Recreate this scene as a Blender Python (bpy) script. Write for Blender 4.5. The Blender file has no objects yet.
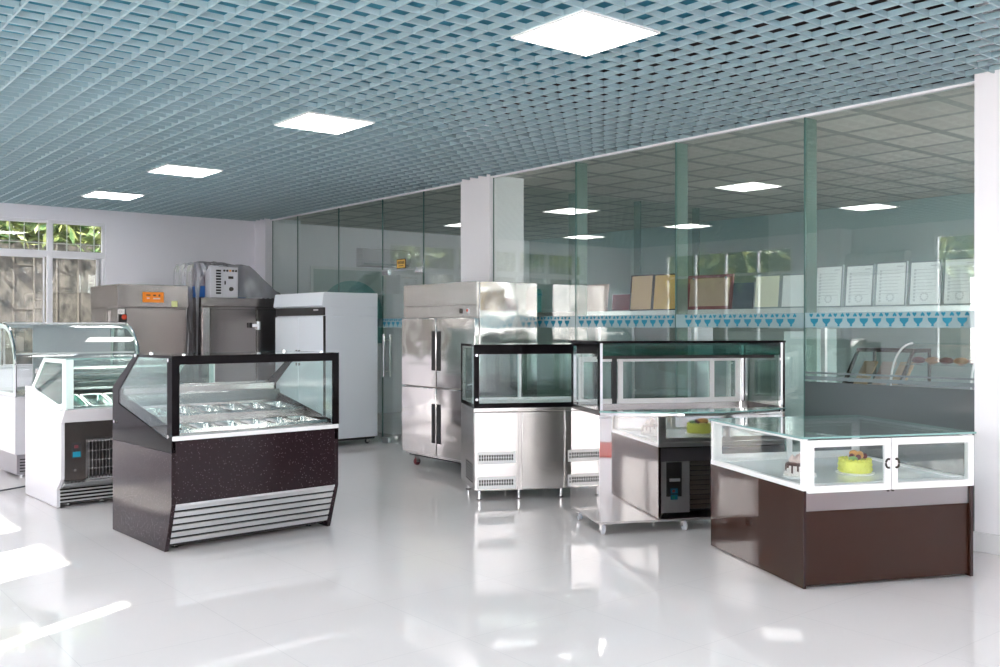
import bpy, bmesh, math, random
from mathutils import Vector, Matrix, noise
random.seed(7)
S = bpy.context.scene
C = S.collection
PI = math.pi

# ------------------------------------------------------------------ camera
YAW = math.radians(38.84)
SN, CS = math.sin(YAW), math.cos(YAW)
EYE = 1.54
cam_d = bpy.data.cameras.new('camera'); cam = bpy.data.objects.new('camera', cam_d); C.objects.link(cam)
cam.location = (0, 0, EYE); cam.rotation_euler = (PI/2, 0, -YAW)
cam_d.sensor_width = 36; cam_d.lens = 34.56; cam_d.shift_y = -0.0065
cam_d.clip_start = 0.05; cam_d.clip_end = 200
S.camera = cam

def G(lat, d):
    """survey frame (metres to the right of / ahead of the tripod) -> room frame"""
    return (CS*lat + SN*d, -SN*lat + CS*d)

# ------------------------------------------------------------------ light and exposure
S.view_settings.view_transform = 'Standard'; S.view_settings.look = 'None'
S.view_settings.gamma = 1; S.view_settings.use_curve_mapping = False
S.view_settings.exposure = 1.5
S.cycles.max_bounces = 14; S.cycles.transparent_max_bounces = 40
S.cycles.glossy_bounces = 8; S.cycles.diffuse_bounces = 6; S.cycles.transmission_bounces = 8
S.cycles.caustics_reflective = False; S.cycles.caustics_refractive = False
S.cycles.sample_clamp_indirect = 6.0
SKY_STRENGTH = 4.4
PANEL_STRENGTH = 7.0
SUN_STRENGTH = 7.0
W = bpy.data.worlds.new('sky'); S.world = W; W.use_nodes = True
wn = W.node_tree.nodes; bg = wn['Background']
tc = wn.new('ShaderNodeTexCoord'); sp = wn.new('ShaderNodeSeparateXYZ'); cr = wn.new('ShaderNodeValToRGB')
W.node_tree.links.new(tc.outputs['Generated'], sp.inputs[0]); W.node_tree.links.new(sp.outputs['Z'], cr.inputs[0])
cr.color_ramp.elements[0].color = (1.0, 0.935, 0.93, 1); cr.color_ramp.elements[1].color = (0.95, 0.92, 0.99, 1)
W.node_tree.links.new(cr.outputs[0], bg.inputs[0]); bg.inputs[1].default_value = SKY_STRENGTH
sun_d = bpy.data.lights.new('sun', 'SUN'); sun = bpy.data.objects.new('sun', sun_d); C.objects.link(sun)
sun_d.energy = SUN_STRENGTH; sun_d.angle = 0.009; sun_d.color = (1, 0.95, 0.86)
ELEV = math.radians(36)
sd = Vector((0.893*math.cos(ELEV), 0.45*math.cos(ELEV), -math.sin(ELEV)))
sun.rotation_euler = sd.to_track_quat('-Z', 'Y').to_euler(); sun.location = (-20, -10, 18)

# ------------------------------------------------------------------ materials
def mat(name):
    m = bpy.data.materials.new(name); m.use_nodes = True
    return m, m.node_tree.nodes, m.node_tree.links
def pbr(name, col, rough=0.5, metal=0.0, bump=None, emit=None, coat=0, speck=None, alpha=None, spec=None):
    m, n, l = mat(name); b = n['Principled BSDF']
    b.inputs['Base Color'].default_value = (*col, 1); b.inputs['Roughness'].default_value = rough
    b.inputs['Metallic'].default_value = metal
    if spec is not None: b.inputs['Specular IOR Level'].default_value = spec
    if coat: b.inputs['Coat Weight'].default_value = coat; b.inputs['Coat Roughness'].default_value = 0.03
    t = n.new('ShaderNodeTexCoord')
    if bump:
        nz = n.new('ShaderNodeTexNoise'); nz.inputs['Scale'].default_value = bump[0]; nz.inputs['Detail'].default_value = bump[2] if len(bump) > 2 else 2
        bp = n.new('ShaderNodeBump'); bp.inputs['Strength'].default_value = bump[1]; bp.inputs['Distance'].default_value = 0.02
        if len(bump) > 3:
            mp = n.new('ShaderNodeMapping'); mp.inputs['Scale'].default_value = bump[3]
            l.new(t.outputs['Object'], mp.inputs[0]); l.new(mp.outputs[0], nz.inputs['Vector'])
        else: l.new(t.outputs['Object'], nz.inputs['Vector'])
        l.new(nz.outputs[0], bp.inputs['Height']); l.new(bp.outputs[0], b.inputs['Normal'])
    if speck:
        v = n.new('ShaderNodeTexVoronoi'); v.inputs['Scale'].default_value = speck[0]
        r = n.new('ShaderNodeValToRGB'); e = r.color_ramp.elements
        e[0].position = speck[1]; e[0].color = (*speck[2], 1); e[1].position = speck[1] + 0.05; e[1].color = (*col, 1)
        l.new(t.outputs['Object'], v.inputs['Vector']); l.new(v.outputs['Distance'], r.inputs[0]); l.new(r.outputs[0], b.inputs['Base Color'])
    if emit:
        b.inputs['Emission Color'].default_value = (*emit[0], 1); b.inputs['Emission Strength'].default_value = emit[1]
    return m
def glass(name, tint, f0=0.045, power=5.0, body=None, body_fac=0.0, gloss_rough=0.0):
    """clear sheet glass: straight-through tinted light plus mirror reflection growing towards grazing angles"""
    m, n, l = mat(name); n.remove(n['Principled BSDF']); out = n['Material Output']
    tr = n.new('ShaderNodeBsdfTransparent'); tr.inputs[0].default_value = (*tint, 1)
    gl = n.new('ShaderNodeBsdfGlossy'); gl.inputs['Roughness'].default_value = gloss_rough; gl.inputs[0].default_value = (1, 1, 1, 1)
    lw = n.new('ShaderNodeLayerWeight'); lw.inputs[0].default_value = 0.5
    p = n.new('ShaderNodeMath'); p.operation = 'POWER'; p.inputs[1].default_value = power; l.new(lw.outputs['Facing'], p.inputs[0])
    mu = n.new('ShaderNodeMath'); mu.operation = 'MULTIPLY_ADD'; mu.inputs[1].default_value = 1 - f0; mu.inputs[2].default_value = f0; l.new(p.outputs[0], mu.inputs[0])
    mx = n.new('ShaderNodeMixShader'); l.new(mu.outputs[0], mx.inputs[0])
    first = tr
    if body:
        df = n.new('ShaderNodeBsdfDiffuse'); df.inputs[0].default_value = (*body, 1)
        tl = n.new('ShaderNodeBsdfTranslucent'); tl.inputs[0].default_value = (*body, 1)
        a = n.new('ShaderNodeMixShader'); a.inputs[0].default_value = 0.5; l.new(df.outputs[0], a.inputs[1]); l.new(tl.outputs[0], a.inputs[2])
        b = n.new('ShaderNodeMixShader'); b.inputs[0].default_value = body_fac; l.new(tr.outputs[0], b.inputs[1]); l.new(a.outputs[0], b.inputs[2]); first = b
    l.new(first.outputs[0], mx.inputs[1]); l.new(gl.outputs[0], mx.inputs[2]); l.new(mx.outputs[0], out.inputs[0])
    return m
def noisy(name, c1, c2, scale, rough=0.9, mapscale=(1, 1, 1), detail=6, contrast=(0.35, 0.65)):
    m, n, l = mat(name); b = n['Principled BSDF']; b.inputs['Roughness'].default_value = rough
    t = n.new('ShaderNodeTexCoord'); mp = n.new('ShaderNodeMapping'); mp.inputs['Scale'].default_value = mapscale
    nz = n.new('ShaderNodeTexNoise'); nz.inputs['Scale'].default_value = scale; nz.inputs['Detail'].default_value = detail
    r = n.new('ShaderNodeValToRGB'); e = r.color_ramp.elements; e[0].position = contrast[0]; e[1].position = contrast[1]
    e[0].color = (*c1, 1); e[1].color = (*c2, 1)
    l.new(t.outputs['Object'], mp.inputs[0]); l.new(mp.outputs[0], nz.inputs[0]); l.new(nz.outputs[0], r.inputs[0]); l.new(r.outputs[0], b.inputs['Base Color'])
    return m

M = {}
M['wall'] = pbr('wall_paint', (0.82, 0.81, 0.87), 0.8)
M['column'] = pbr('column_paint', (0.93, 0.91, 0.94), 0.7)
M['frame'] = pbr('window_frame_paint', (0.72, 0.72, 0.76), 0.4)
M['lattice'] = pbr('lattice_paint', (0.34, 0.455, 0.495), 0.4)
M['slab'] = pbr('plenum_blue', (0.035, 0.21, 0.30), 0.9)
M['slab_dark'] = pbr('plenum_dark', (0.035, 0.02, 0.022), 0.9)
M['diffuser'] = pbr('light_diffuser', (0.9, 0.9, 0.9), 0.5, emit=((1.0, 0.985, 0.97), PANEL_STRENGTH))
M['skirting'] = pbr('skirting_tile', (0.80, 0.79, 0.80), 0.2)
m, n, l = mat('back_ceiling_tile'); b = n['Principled BSDF']; M['backceil'] = m; b.inputs['Roughness'].default_value = 0.9
t = n.new('ShaderNodeTexCoord'); bt = n.new('ShaderNodeTexBrick'); bt.offset = 0; bt.inputs['Scale'].default_value = 1
for k_, v_ in (('Brick Width', 0.6), ('Row Height', 0.6), ('Mortar Size', 0.045)): bt.inputs[k_].default_value = v_
for k_, v_ in (('Color1', (0.74, 0.70, 0.65, 1)), ('Color2', (0.60, 0.57, 0.53, 1)), ('Mortar', (0.42, 0.41, 0.39, 1))): bt.inputs[k_].default_value = v_
l.new(t.outputs['Object'], bt.inputs[0]); l.new(bt.outputs[0], b.inputs['Base Color'])
M['backwall'] = pbr('back_wall', (0.40, 0.50, 0.49), 0.9)
M['partition'] = glass('partition_glass', (0.91, 0.95, 0.937), 0.08, 4.6)
M['fin'] = glass('fin_glass', (0.72, 0.84, 0.80), 0.05, 5, (0.44, 0.57, 0.52), 0.5)
M['tealglass'] = glass('teal_glass', (0.30, 0.50, 0.46), 0.03, 7)
M['edge'] = pbr('glass_edge', (0.07, 0.16, 0.145), 0.3)
M['clear'] = glass('clear_glass', (0.955, 0.975, 0.97), 0.04)
M['green_clear'] = glass('green_glass', (0.86, 0.94, 0.92), 0.045)
M['topglass'] = glass('top_glass', (0.90, 0.95, 0.94), 0.07, 4)
M['topedge'] = pbr('top_glass_edge', (0.24, 0.42, 0.40), 0.15)
M['frost'] = glass('frosted_film', (0.75, 0.80, 0.80), 0.03, 5, (0.22, 0.25, 0.26), 0.72, 0.15)
M['frostline'] = glass('frosted_line', (0.75, 0.80, 0.80), 0.03, 5, (0.42, 0.48, 0.50), 0.6)
M['band'] = glass('border_film', (0.85, 0.9, 0.92), 0.03, 5, (0.66, 0.84, 0.88), 0.5)
M['heart'] = pbr('heart_blue', (0.0, 0.20, 0.30), 0.5)
M['steel'] = pbr('brushed_steel', (0.60, 0.575, 0.565), 0.27, 1.0, (14, 0.05, 2, (1, 1, 40)))
M['steel_v'] = pbr('steel_matt', (0.25, 0.225, 0.22), 0.26, 1.0, (1.8, 0.06, 2))
M['fridge'] = pbr('fridge_steel', (0.64, 0.615, 0.60), 0.11, 1.0, (2.2, 0.5, 1, (1, 1, 1.6)))
M['mirror'] = pbr('mirror_steel', (0.80, 0.765, 0.75), 0.035, 1.0, (1.4, 0.025, 1))
M['chrome'] = pbr('chrome', (0.85, 0.85, 0.86), 0.08, 1.0)
M['pan'] = pbr('pan_steel', (0.80, 0.79, 0.77), 0.16, 1.0)
M['alu'] = pbr('aluminium', (0.72, 0.73, 0.74), 0.3, 0.8)
M['white'] = pbr('white_enamel', (0.64, 0.63, 0.67), 0.25)
M['whiteframe'] = pbr('white_frame', (0.88, 0.87, 0.87), 0.3)
M['pale'] = pbr('pale_glass_paint', (0.72, 0.86, 0.82), 0.12)
M['coolwhite'] = pbr('cabinet_white', (0.85, 0.89, 0.95), 0.35)
M['black'] = pbr('black_gloss', (0.005, 0.004, 0.005), 0.08, spec=0.1)
M['blackmat'] = pbr('black_matt', (0.02, 0.02, 0.022), 0.5)
M['granite'] = pbr('speckled_black', (0.022, 0.013, 0.016), 0.12, speck=(60, 0.13, (0.16, 0.13, 0.145)), spec=0.25)
M['brown'] = pbr('brown_glass', (0.036, 0.014, 0.009), 0.03, spec=0.32)
M['brownedge'] = pbr('brown_edge', (0.03, 0.012, 0.012), 0.2)
M['mirrorbase'] = pbr('case_floor', (0.90, 0.93, 0.95), 0.06)
M['dark'] = pbr('dark_metal', (0.05, 0.045, 0.045), 0.4, 0.6)
M['louvre'] = pbr('louvre_dark', (0.50, 0.42, 0.37), 0.35, 0.0)
M['slot'] = pbr('slot_black', (0.01, 0.01, 0.01), 0.8)
M['rubber'] = pbr('rubber', (0.06, 0.06, 0.07), 0.6)
M['wheel'] = pbr('caster_wheel', (0.5, 0.51, 0.56), 0.4)
M['orange'] = pbr('orange_panel', (0.95, 0.27, 0.012), 0.4)
M['red'] = pbr('red_plastic', (0.62, 0.06, 0.02), 0.35)
M['green'] = pbr('green_plastic', (0.03, 0.5, 0.25), 0.4)
M['blue'] = pbr('blue_plastic', (0.01, 0.12, 0.42), 0.4)
M['cyan'] = pbr('cyan_switch', (0.02, 0.32, 0.52), 0.4)
M['yellow'] = pbr('yellow_note', (0.78, 0.80, 0.38), 0.7)
M['goldsign'] = pbr('gold_sign', (0.83, 0.50, 0.10), 0.35)
M['ink'] = pbr('ink', (0.03, 0.02, 0.015), 0.6)
M['greyink'] = pbr('grey_ink', (0.68, 0.69, 0.71), 0.7)
M['paper'] = pbr('certificate_paper', (0.95, 0.95, 0.96), 0.5)
M['cream'] = pbr('cream_paper', (0.80, 0.78, 0.64), 0.5)
M['greyframe'] = pbr('grey_frame', (0.32, 0.37, 0.39), 0.4)
M['gold'] = pbr('gold_board', (0.66, 0.39, 0.10), 0.5)
M['tan'] = pbr('tan_board', (0.62, 0.40, 0.22), 0.55)
M['taupe'] = pbr('taupe_board', (0.42, 0.30, 0.22), 0.6)
M['rose'] = pbr('rose_board', (0.60, 0.45, 0.40), 0.5)
M['maroon'] = pbr('maroon', (0.17, 0.025, 0.035), 0.4)
M['navy'] = pbr('navy_board', (0.05, 0.09, 0.13), 0.5)
M['teal'] = pbr('teal', (0.07, 0.30, 0.28), 0.4)
M['icing'] = pbr('white_icing', (0.9, 0.84, 0.81), 0.6)
M['pink'] = pbr('pink_icing', (0.85, 0.66, 0.63), 0.6)
M['choc'] = pbr('chocolate', (0.07, 0.02, 0.015), 0.3)
M['lemon'] = pbr('lemon_icing', (0.90, 0.88, 0.16), 0.5)
M['fruit'] = pbr('peach_slice', (0.85, 0.42, 0.12), 0.35)
M['kiwi'] = pbr('kiwi_slice', (0.35, 0.55, 0.2), 0.4)
M['bread'] = pbr('bread_crust', (0.45, 0.2, 0.07), 0.6)
M['plastic'] = glass('plastic_sheet', (0.80, 0.80, 0.84), 0.10, 3, (0.58, 0.57, 0.61), 0.55, 0.18)
M['concrete'] = noisy('concrete_panel', (0.018, 0.018, 0.015), (0.10, 0.09, 0.075), 7, mapscale=(1, 1, 0.7), detail=10)
M['joint'] = pbr('concrete_joint', (0.10, 0.09, 0.075), 0.9)
M['plinth'] = pbr('plinth_grey', (0.30, 0.28, 0.31), 0.4)
M['railsteel'] = pbr('rail_steel', (0.36, 0.34, 0.34), 0.3, 1.0)
M['plaster'] = pbr('outdoor_ground', (0.55, 0.53, 0.5), 0.9)
M['leaf'] = noisy('leaf', (0.03, 0.09, 0.02), (0.28, 0.30, 0.10), 3.0, 0.6)
M['barpaint'] = pbr('bar_paint', (0.50, 0.52, 0.48), 0.5)

# floor tiles
m, n, l = mat('floor_tile'); b = n['Principled BSDF']; M['floor'] = m
t = n.new('ShaderNodeTexCoord'); mp = n.new('ShaderNodeMapping'); mp.inputs['Location'].default_value = (-0.45, 0.2, 0)
br = n.new('ShaderNodeTexBrick'); br.offset = 0; br.inputs['Scale'].default_value = 1
br.inputs['Brick Width'].default_value = 0.8; br.inputs['Row Height'].default_value = 0.8; br.inputs['Mortar Size'].default_value = 0.0018
br.inputs['Color1'].default_value = (0.88, 0.82, 0.815, 1); br.inputs['Color2'].default_value = (0.875, 0.815, 0.81, 1); br.inputs['Mortar'].default_value = (0.76, 0.71, 0.71, 1)
l.new(t.outputs['Object'], mp.inputs[0]); l.new(mp.outputs[0], br.inputs[0]); l.new(br.outputs[0], b.inputs['Base Color'])
b.inputs['Roughness'].default_value = 0.035; b.inputs['Specular IOR Level'].default_value = 0.62

# ------------------------------------------------------------------ mesh helpers
class MB:
    def __init__(self): self.bm = bmesh.new()
    def box(self, x0, x1, y0, y1, z0, z1):
        v = [self.bm.verts.new(p) for p in ((x0,y0,z0),(x1,y0,z0),(x1,y1,z0),(x0,y1,z0),(x0,y0,z1),(x1,y0,z1),(x1,y1,z1),(x0,y1,z1))]
        for f in ((0,3,2,1),(4,5,6,7),(0,1,5,4),(1,2,6,5),(2,3,7,6),(3,0,4,7)): self.bm.faces.new([v[i] for i in f])
        return self
    def prism(self, poly, a0, a1, axis='x'):
        """extrude a closed outline; axis x: outline in (y,z); y: (x,z); z: (x,y)"""
        def P(p, a): return (a, p[0], p[1]) if axis == 'x' else ((p[0], a, p[1]) if axis == 'y' else (p[0], p[1], a))
        A = [self.bm.verts.new(P(p, a0)) for p in poly]; B = [self.bm.verts.new(P(p, a1)) for p in poly]
        n = len(poly)
        for i in range(n): self.bm.faces.new([A[i], A[(i+1) % n], B[(i+1) % n], B[i]])
        self.bm.faces.new(A[::-1]); self.bm.faces.new(B)
        return self
    def ring(self, outer, inner, a0, a1, axis='x'):
        """frame between two outlines with the same number of points"""
        def P(p, a): return (a, p[0], p[1]) if axis == 'x' else ((p[0], a, p[1]) if axis == 'y' else (p[0], p[1], a))
        n = len(outer); V = [[self.bm.verts.new(P(p, a)) for p in o] for o in (outer, inner) for a in (a0, a1)]
        for i in range(n):
            j = (i+1) % n
            for q in ((V[0][i],V[0][j],V[1][j],V[1][i]), (V[2][j],V[2][i],V[3][i],V[3][j]), (V[0][j],V[0][i],V[2][i],V[2][j]), (V[1][i],V[1][j],V[3][j],V[3][i])):
                self.bm.faces.new(q)
        return self
    def frame(self, x0, x1, z0, z1, w, y0, y1, wz=None, wb=None, axis='y'):
        wz = wz or w; wb = wb or wz
        return self.ring([(x0,z0),(x1,z0),(x1,z1),(x0,z1)], [(x0+w,z0+wb),(x1-w,z0+wb),(x1-w,z1-wz),(x0+w,z1-wz)], y0, y1, axis)
    def strip(self, pts, th, a0, a1, axis='x'):
        """a bent sheet: polyline of given thickness swept along an axis"""
        n = len(pts); off = []
        for i in range(n):
            p0 = pts[max(0, i-1)]; p1 = pts[min(n-1, i+1)]
            dx, dz = p1[0]-p0[0], p1[1]-p0[1]; L = math.hypot(dx, dz) or 1
            off.append((pts[i][0]-dz/L*th, pts[i][1]+dx/L*th))
        return self.prism(list(pts) + off[::-1], a0, a1, axis)
    def tube(self, pts, r, seg=8, closed=False):
        pts = [Vector(p) for p in pts]; n = len(pts); rings = []
        up = Vector((0, 0, 1))
        for i, p in enumerate(pts):
            a = pts[(i-1) % n] if closed else pts[max(0, i-1)]; c = pts[(i+1) % n] if closed else pts[min(n-1, i+1)]
            d = (c-a).normalized(); u = d.cross(up)
            if u.length < 0.05: u = d.cross(Vector((1, 0, 0)))
            u.normalize(); v = d.cross(u)
            rings.append([self.bm.verts.new(p + r*(math.cos(2*PI*k/seg)*u + math.sin(2*PI*k/seg)*v)) for k in range(seg)])
        for i in range(n if closed else n-1):
            A, B = rings[i], rings[(i+1) % n]
            for k in range(seg): self.bm.faces.new([A[k], A[(k+1) % seg], B[(k+1) % seg], B[k]])
        if not closed: self.bm.faces.new(rings[0][::-1]); self.bm.faces.new(rings[-1])
        return self
    def lathe(self, prof, c=(0, 0, 0), seg=24, axis='z'):
        rings = []
        for r, h in prof:
            rg = []
            for k in range(seg):
                a = 2*PI*k/seg; x, y = r*math.cos(a), r*math.sin(a)
                p = (x, y, h) if axis == 'z' else ((x, h, y) if axis == 'y' else (h, x, y))
                rg.append(self.bm.verts.new((c[0]+p[0], c[1]+p[1], c[2]+p[2])))
            rings.append(rg)
        for A, B in zip(rings, rings[1:]):
            for k in range(seg): self.bm.faces.new([A[k], A[(k+1) % seg], B[(k+1) % seg], B[k]])
        self.bm.faces.new(rings[0][::-1]); self.bm.faces.new(rings[-1])
        return self
    def cyl(self, c, r, h, axis='z', seg=16): return self.lathe([(r, 0), (r, h)], c, seg, axis)
    def ball(self, c, r, sc=(1, 1, 1), sub=2):
        g = bmesh.ops.create_icosphere(self.bm, subdivisions=sub, radius=r)
        for v in g['verts']: v.co = Vector((v.co.x*sc[0]+c[0], v.co.y*sc[1]+c[1], v.co.z*sc[2]+c[2]))
        return self
    def grid(self, f, nu, nv):
        V = [[self.bm.verts.new(f(i/nu, j/nv)) for j in range(nv+1)] for i in range(nu+1)]
        for i in range(nu):
            for j in range(nv): self.bm.faces.new([V[i][j], V[i+1][j], V[i+1][j+1], V[i][j+1]])
        return self
    def build(self, name, m, parent=None, bevel=0, smooth=35, label=None, fix=True):
        if fix: bmesh.ops.recalc_face_normals(self.bm, faces=self.bm.faces)
        me = bpy.data.meshes.new(name); self.bm.to_mesh(me); self.bm.free()
        me.materials.append(M[m] if isinstance(m, str) else m)
        if smooth:
            me.polygons.foreach_set('use_smooth', [True]*len(me.polygons)); me.set_sharp_from_angle(angle=math.radians(smooth))
        o = bpy.data.objects.new(name, me); C.objects.link(o)
        if parent: o.parent = parent
        if bevel:
            b = o.modifiers.new('bevel', 'BEVEL'); b.width = bevel; b.segments = 2; b.limit_method = 'ANGLE'
        if label: o['label'] = label
        return o
def thing(name, label, cat, loc=(0, 0, 0), rot=0, group=None):
    o = bpy.data.objects.new(name, None); C.objects.link(o); o.empty_display_size = 0.1
    o.location = loc; o.rotation_euler = (0, 0, rot); o['label'] = label; o['category'] = cat
    if group: o['group'] = group
    return o
def tag(o, label, cat, group=None):
    o['label'] = label; o['category'] = cat
    if group: o['group'] = group
    return o
def struct(mb, name, m, parent=None, **k):
    o = mb.build(name, m, parent, **k)
    if not parent: o['kind'] = 'structure'
    return o
def dup(root, loc, rot, label, group=None):
    r = root.copy(); C.objects.link(r); r.location = loc; r.rotation_euler = (0, 0, rot); r['label'] = label
    if group: r['group'] = group
    for ch in list(root.children):
        c = ch.copy(); C.objects.link(c); c.parent = r
        for g in list(ch.children):
            d = g.copy(); C.objects.link(d); d.parent = c
    return r
def arc(cx, cz, rx, rz, a0, a1, n):
    return [(cx + rx*math.cos(math.radians(a0+(a1-a0)*i/n)), cz + rz*math.sin(math.radians(a0+(a1-a0)*i/n))) for i in range(n+1)]

# ------------------------------------------------------------------ the room
XG = 6.82            # glass partition plane
YB = 14.7            # far wall plane
XL = -1.9            # window wall plane
YF = -4.5            # wall behind the viewer
ZC = 3.26            # underside of the lattice
XR = 12.6            # end of the room behind the glass

struct(MB().box(XL-0.3, XR+0.2, YF-0.2, YB+0.2, -0.12, 0), 'floor', 'floor')
# far wall with one wide window
WX0, WX1, WZ0, WZ1 = -0.55, 4.36, 0.95, 3.07
w = MB(); Y0, Y1 = YB, YB+0.22
w.box(XL-0.3, WX0, Y0, Y1, 0, 4.2).box(WX1, XR+0.2, Y0, Y1, 0, 4.2).box(WX0, WX1, Y0, Y1, 0, WZ0).box(WX0, WX1, Y0, Y1, WZ1, 4.2)
struct(w, 'wall_far', 'wall')
wf = MB().frame(WX0, WX1, WZ0, WZ1, 0.045, YB+0.02, YB+0.09)
wf.box(WX0, WX1, YB+0.015, YB+0.085, 2.545, 2.635)
for i in range(1, 7):
    x = WX1 - 0.765*i + 0.0
    if x > WX0+0.1: wf.box(x-0.035, x+0.035, YB+0.012, YB+0.088, WZ0, WZ1)
win1 = struct(wf, 'window_1', 'frame', bevel=0.004)
sash = MB()
for i in range(6):
    x1 = WX1-0.07-0.765*i; sash.frame(max(WX0+0.05, x1-0.70), x1, WZ0+0.05, 2.545, 0.016, YB+0.03, YB+0.06)
sash.box(WX1-0.125, WX1-0.045, YB+0.03, YB+0.06, WZ0, 2.545)
sash.build('sash', 'frame', win1)
MB().box(WX0+0.05, WX1-0.05, YB+0.045, YB+0.05, WZ0+0.05, WZ1-0.05).build('pane', 'clear', win1)
bars = MB()
for i in range(26):
    x = WX1-0.12-0.19*i
    if x > WX0: bars.box(x-0.006, x+0.006, YB+0.16, YB+0.174, 2.6, WZ1)
for z in (2.75,): bars.box(WX0, WX1, YB+0.16, YB+0.176, z-0.006, z+0.006)
bars.build('security_bars', 'barpaint', win1)

# window wall on the daylight side
OP = [(-3.9, -0.9), (-0.4, 2.0), (3.5, 3.72), (4.70, 5.55), (6.05, 7.85), (10.6, 13.7)]
w = MB(); X0, X1 = XL-0.12, XL
ys = [YF-0.2] + [v for o in OP for v in o] + [YB+0.2]
for i in range(0, len(ys), 2): w.box(X0, X1, ys[i], ys[i+1], 0, 4.2)
for a, c in OP: w.box(X0, X1, a, c, 0, 0.92); w.box(X0, X1, a, c, 3.06, 4.2)
struct(w, 'wall_left', 'wall')
for k, (a, c) in enumerate(OP):
    f = MB().frame(a, c, 0.92, 3.06, 0.035, XL-0.09, XL-0.03, axis='x')
    nm = max(1, round((c-a)/0.8))
    for i in range(1, nm):
        y = a+(c-a)*i/nm; f.box(XL-0.09, XL-0.03, y-0.02, y+0.02, 0.92, 3.06)
    if nm > 1: f.box(XL-0.09, XL-0.03, a, c, 2.55, 2.60)
    o = struct(f, 'window_%d' % (k+2), 'frame')
    MB().box(XL-0.063, XL-0.057, a+0.03, c-0.03, 0.95, 3.03).build('pane', 'clear', o)
struct(MB().box(XL, XL+0.35, 9.35, 9.8, 0, 4.0), 'trim_1', 'wall')
# wall behind the viewer with an added window for light and reflections
w = MB()
w.box(XL-0.2, -1.2, YF-0.2, YF, 0, 4.2).box(1.2, XG+0.2, YF-0.2, YF, 0, 4.2).box(-1.2, 1.2, YF-0.2, YF, 2.9, 4.2)
struct(w, 'wall_front', 'wall')
f = MB().frame(-1.2, 1.2, 0, 2.9, 0.06, YF-0.12, YF-0.05)
for x in (-0.4, 0.4): f.box(x-0.03, x+0.03, YF-0.12, YF-0.05, 0, 2.9)
o = struct(f, 'window_8', 'frame'); MB().box(-1.17, 1.17, YF-0.09, YF-0.084, 0.03, 2.87).build('pane', 'clear', o)
# solid wall and columns on the glass line
struct(MB().box(6.69, 7.15, YF-0.2, 3.10, 0, 4.2), 'wall_right', 'column')
struct(MB().box(6.676, 6.69, YF, 3.105, 0, 0.135), 'baseboard_right', 'skirting', bevel=0.003)
struct(MB().box(6.77, 7.28, 8.60, 9.15, 0, 4.0), 'trim_2', 'column')
struct(MB().box(6.70, 7.32, 14.3, YB, 0, 4.0), 'trim_3', 'wall')
# slim white channel that carries the glass
tr = MB()
for a, c in ((3.10, 8.60), (9.15, 14.3)): tr.box(6.796, 6.845, a, c, ZC-0.018, ZC+0.004)
struct(tr, 'trim_4', 'column')
# slab above the lattice: painted blue, dark brown over the last strip
struct(MB().box(XL-0.3, 5.15, YF-0.2, YB+0.2, 3.62, 3.8).box(5.15, XR+0.2, YF-0.2, 2.45, 3.62, 3.8).box(5.05, 5.2, 2.45, YB, 3.5, 3.62), 'ceiling_slab', 'slab')
struct(MB().box(5.2, XG+0.1, 2.45, YB+0.2, 3.9, 4.0), 'ceiling_slab', 'slab_dark')
struct(MB().box(XL-0.4, XR+0.3, YF-0.3, YB+0.3, 4.2, 4.4), 'roof', 'wall')  # unseen slab added to keep the sun out above the lattice
# bulkhead over the glass
bk = MB()
for a, c in ((3.10, 8.60), (9.15, 14.3)): bk.box(6.80, 6.92, a, c, ZC+0.006, 4.0)
struct(bk, 'trim_5', 'slab_dark')

# open-cell lattice ceiling with holes for the light panels
P = 0.158; H = 0.034; T = 0.012
nx = int((XG-0.03-XL)/P); xs = [XL+0.134+P*i for i in range(nx)]
ny = int((YB-YF)/P); yy = [YB-0.038-P*i for i in range(ny+1)]
def snap(v, arr): return min(arr, key=lambda q: abs(q-v))
LIGHTS = []
for cy in (4.08, 7.18, 10.45, 12.9): LIGHTS.append((3.92, cy))
for cy in (0.9, -2.2): LIGHTS.append((3.9, cy))
for cy in (0.9, -2.2, 4.1, 7.4, 10.7, 13.2): LIGHTS.append((0.92, cy))
LP = [(snap(x-0.316, xs)+0.316, snap(y-0.316, yy)+0.316) for x, y in LIGHTS]
def cut(lo, hi, holes):
    segs = [(lo, hi)]
    for a, c in holes:
        segs = [s for p, q in segs for s in ((p, min(q, a)), (max(p, c), q)) if s[1]-s[0] > 0.02]
    return segs
lat = MB()
for x in xs:
    for a, c in cut(YF, YB-0.002, [(ly-0.318, ly+0.318) for lx, ly in LP if abs(lx-x) < 0.305]): lat.box(x-T/2, x+T/2, a, c, ZC, ZC+H)
for y in yy:
    for a, c in cut(XL, 6.79, [(lx-0.318, lx+0.318) for lx, ly in LP if abs(ly-y) < 0.305]): lat.box(a, c, y-T/2, y+T/2, ZC+0.0005, ZC+H-0.0005)
lat.box(6.783, 6.795, 3.1, YB-0.002, ZC, ZC+H)
struct(lat, 'ceiling', 'lattice', smooth=0, fix=False)
names = ['square ceiling light panel nearest the top edge, in the blue lattice above the fridges',
         'second lit ceiling panel in the row, above the tall white cabinet',
         'third lit ceiling panel in the row, towards the far window',
         'farthest lit ceiling panel, above the steel cabinet with the orange display',
         'light panel of the near row beyond the top edge', 'light panel of the near row behind the viewer',
         'light panel of the window row behind the viewer', 'hindmost light panel of the window row',
         'window row light panel level with the cake case', 'window row light panel mirrored high in the glass wall beside the wide pillar',
         'window row light panel mirrored in the middle of the glass wall', 'window row light panel mirrored deep in the glass wall']
L0 = None
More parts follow.
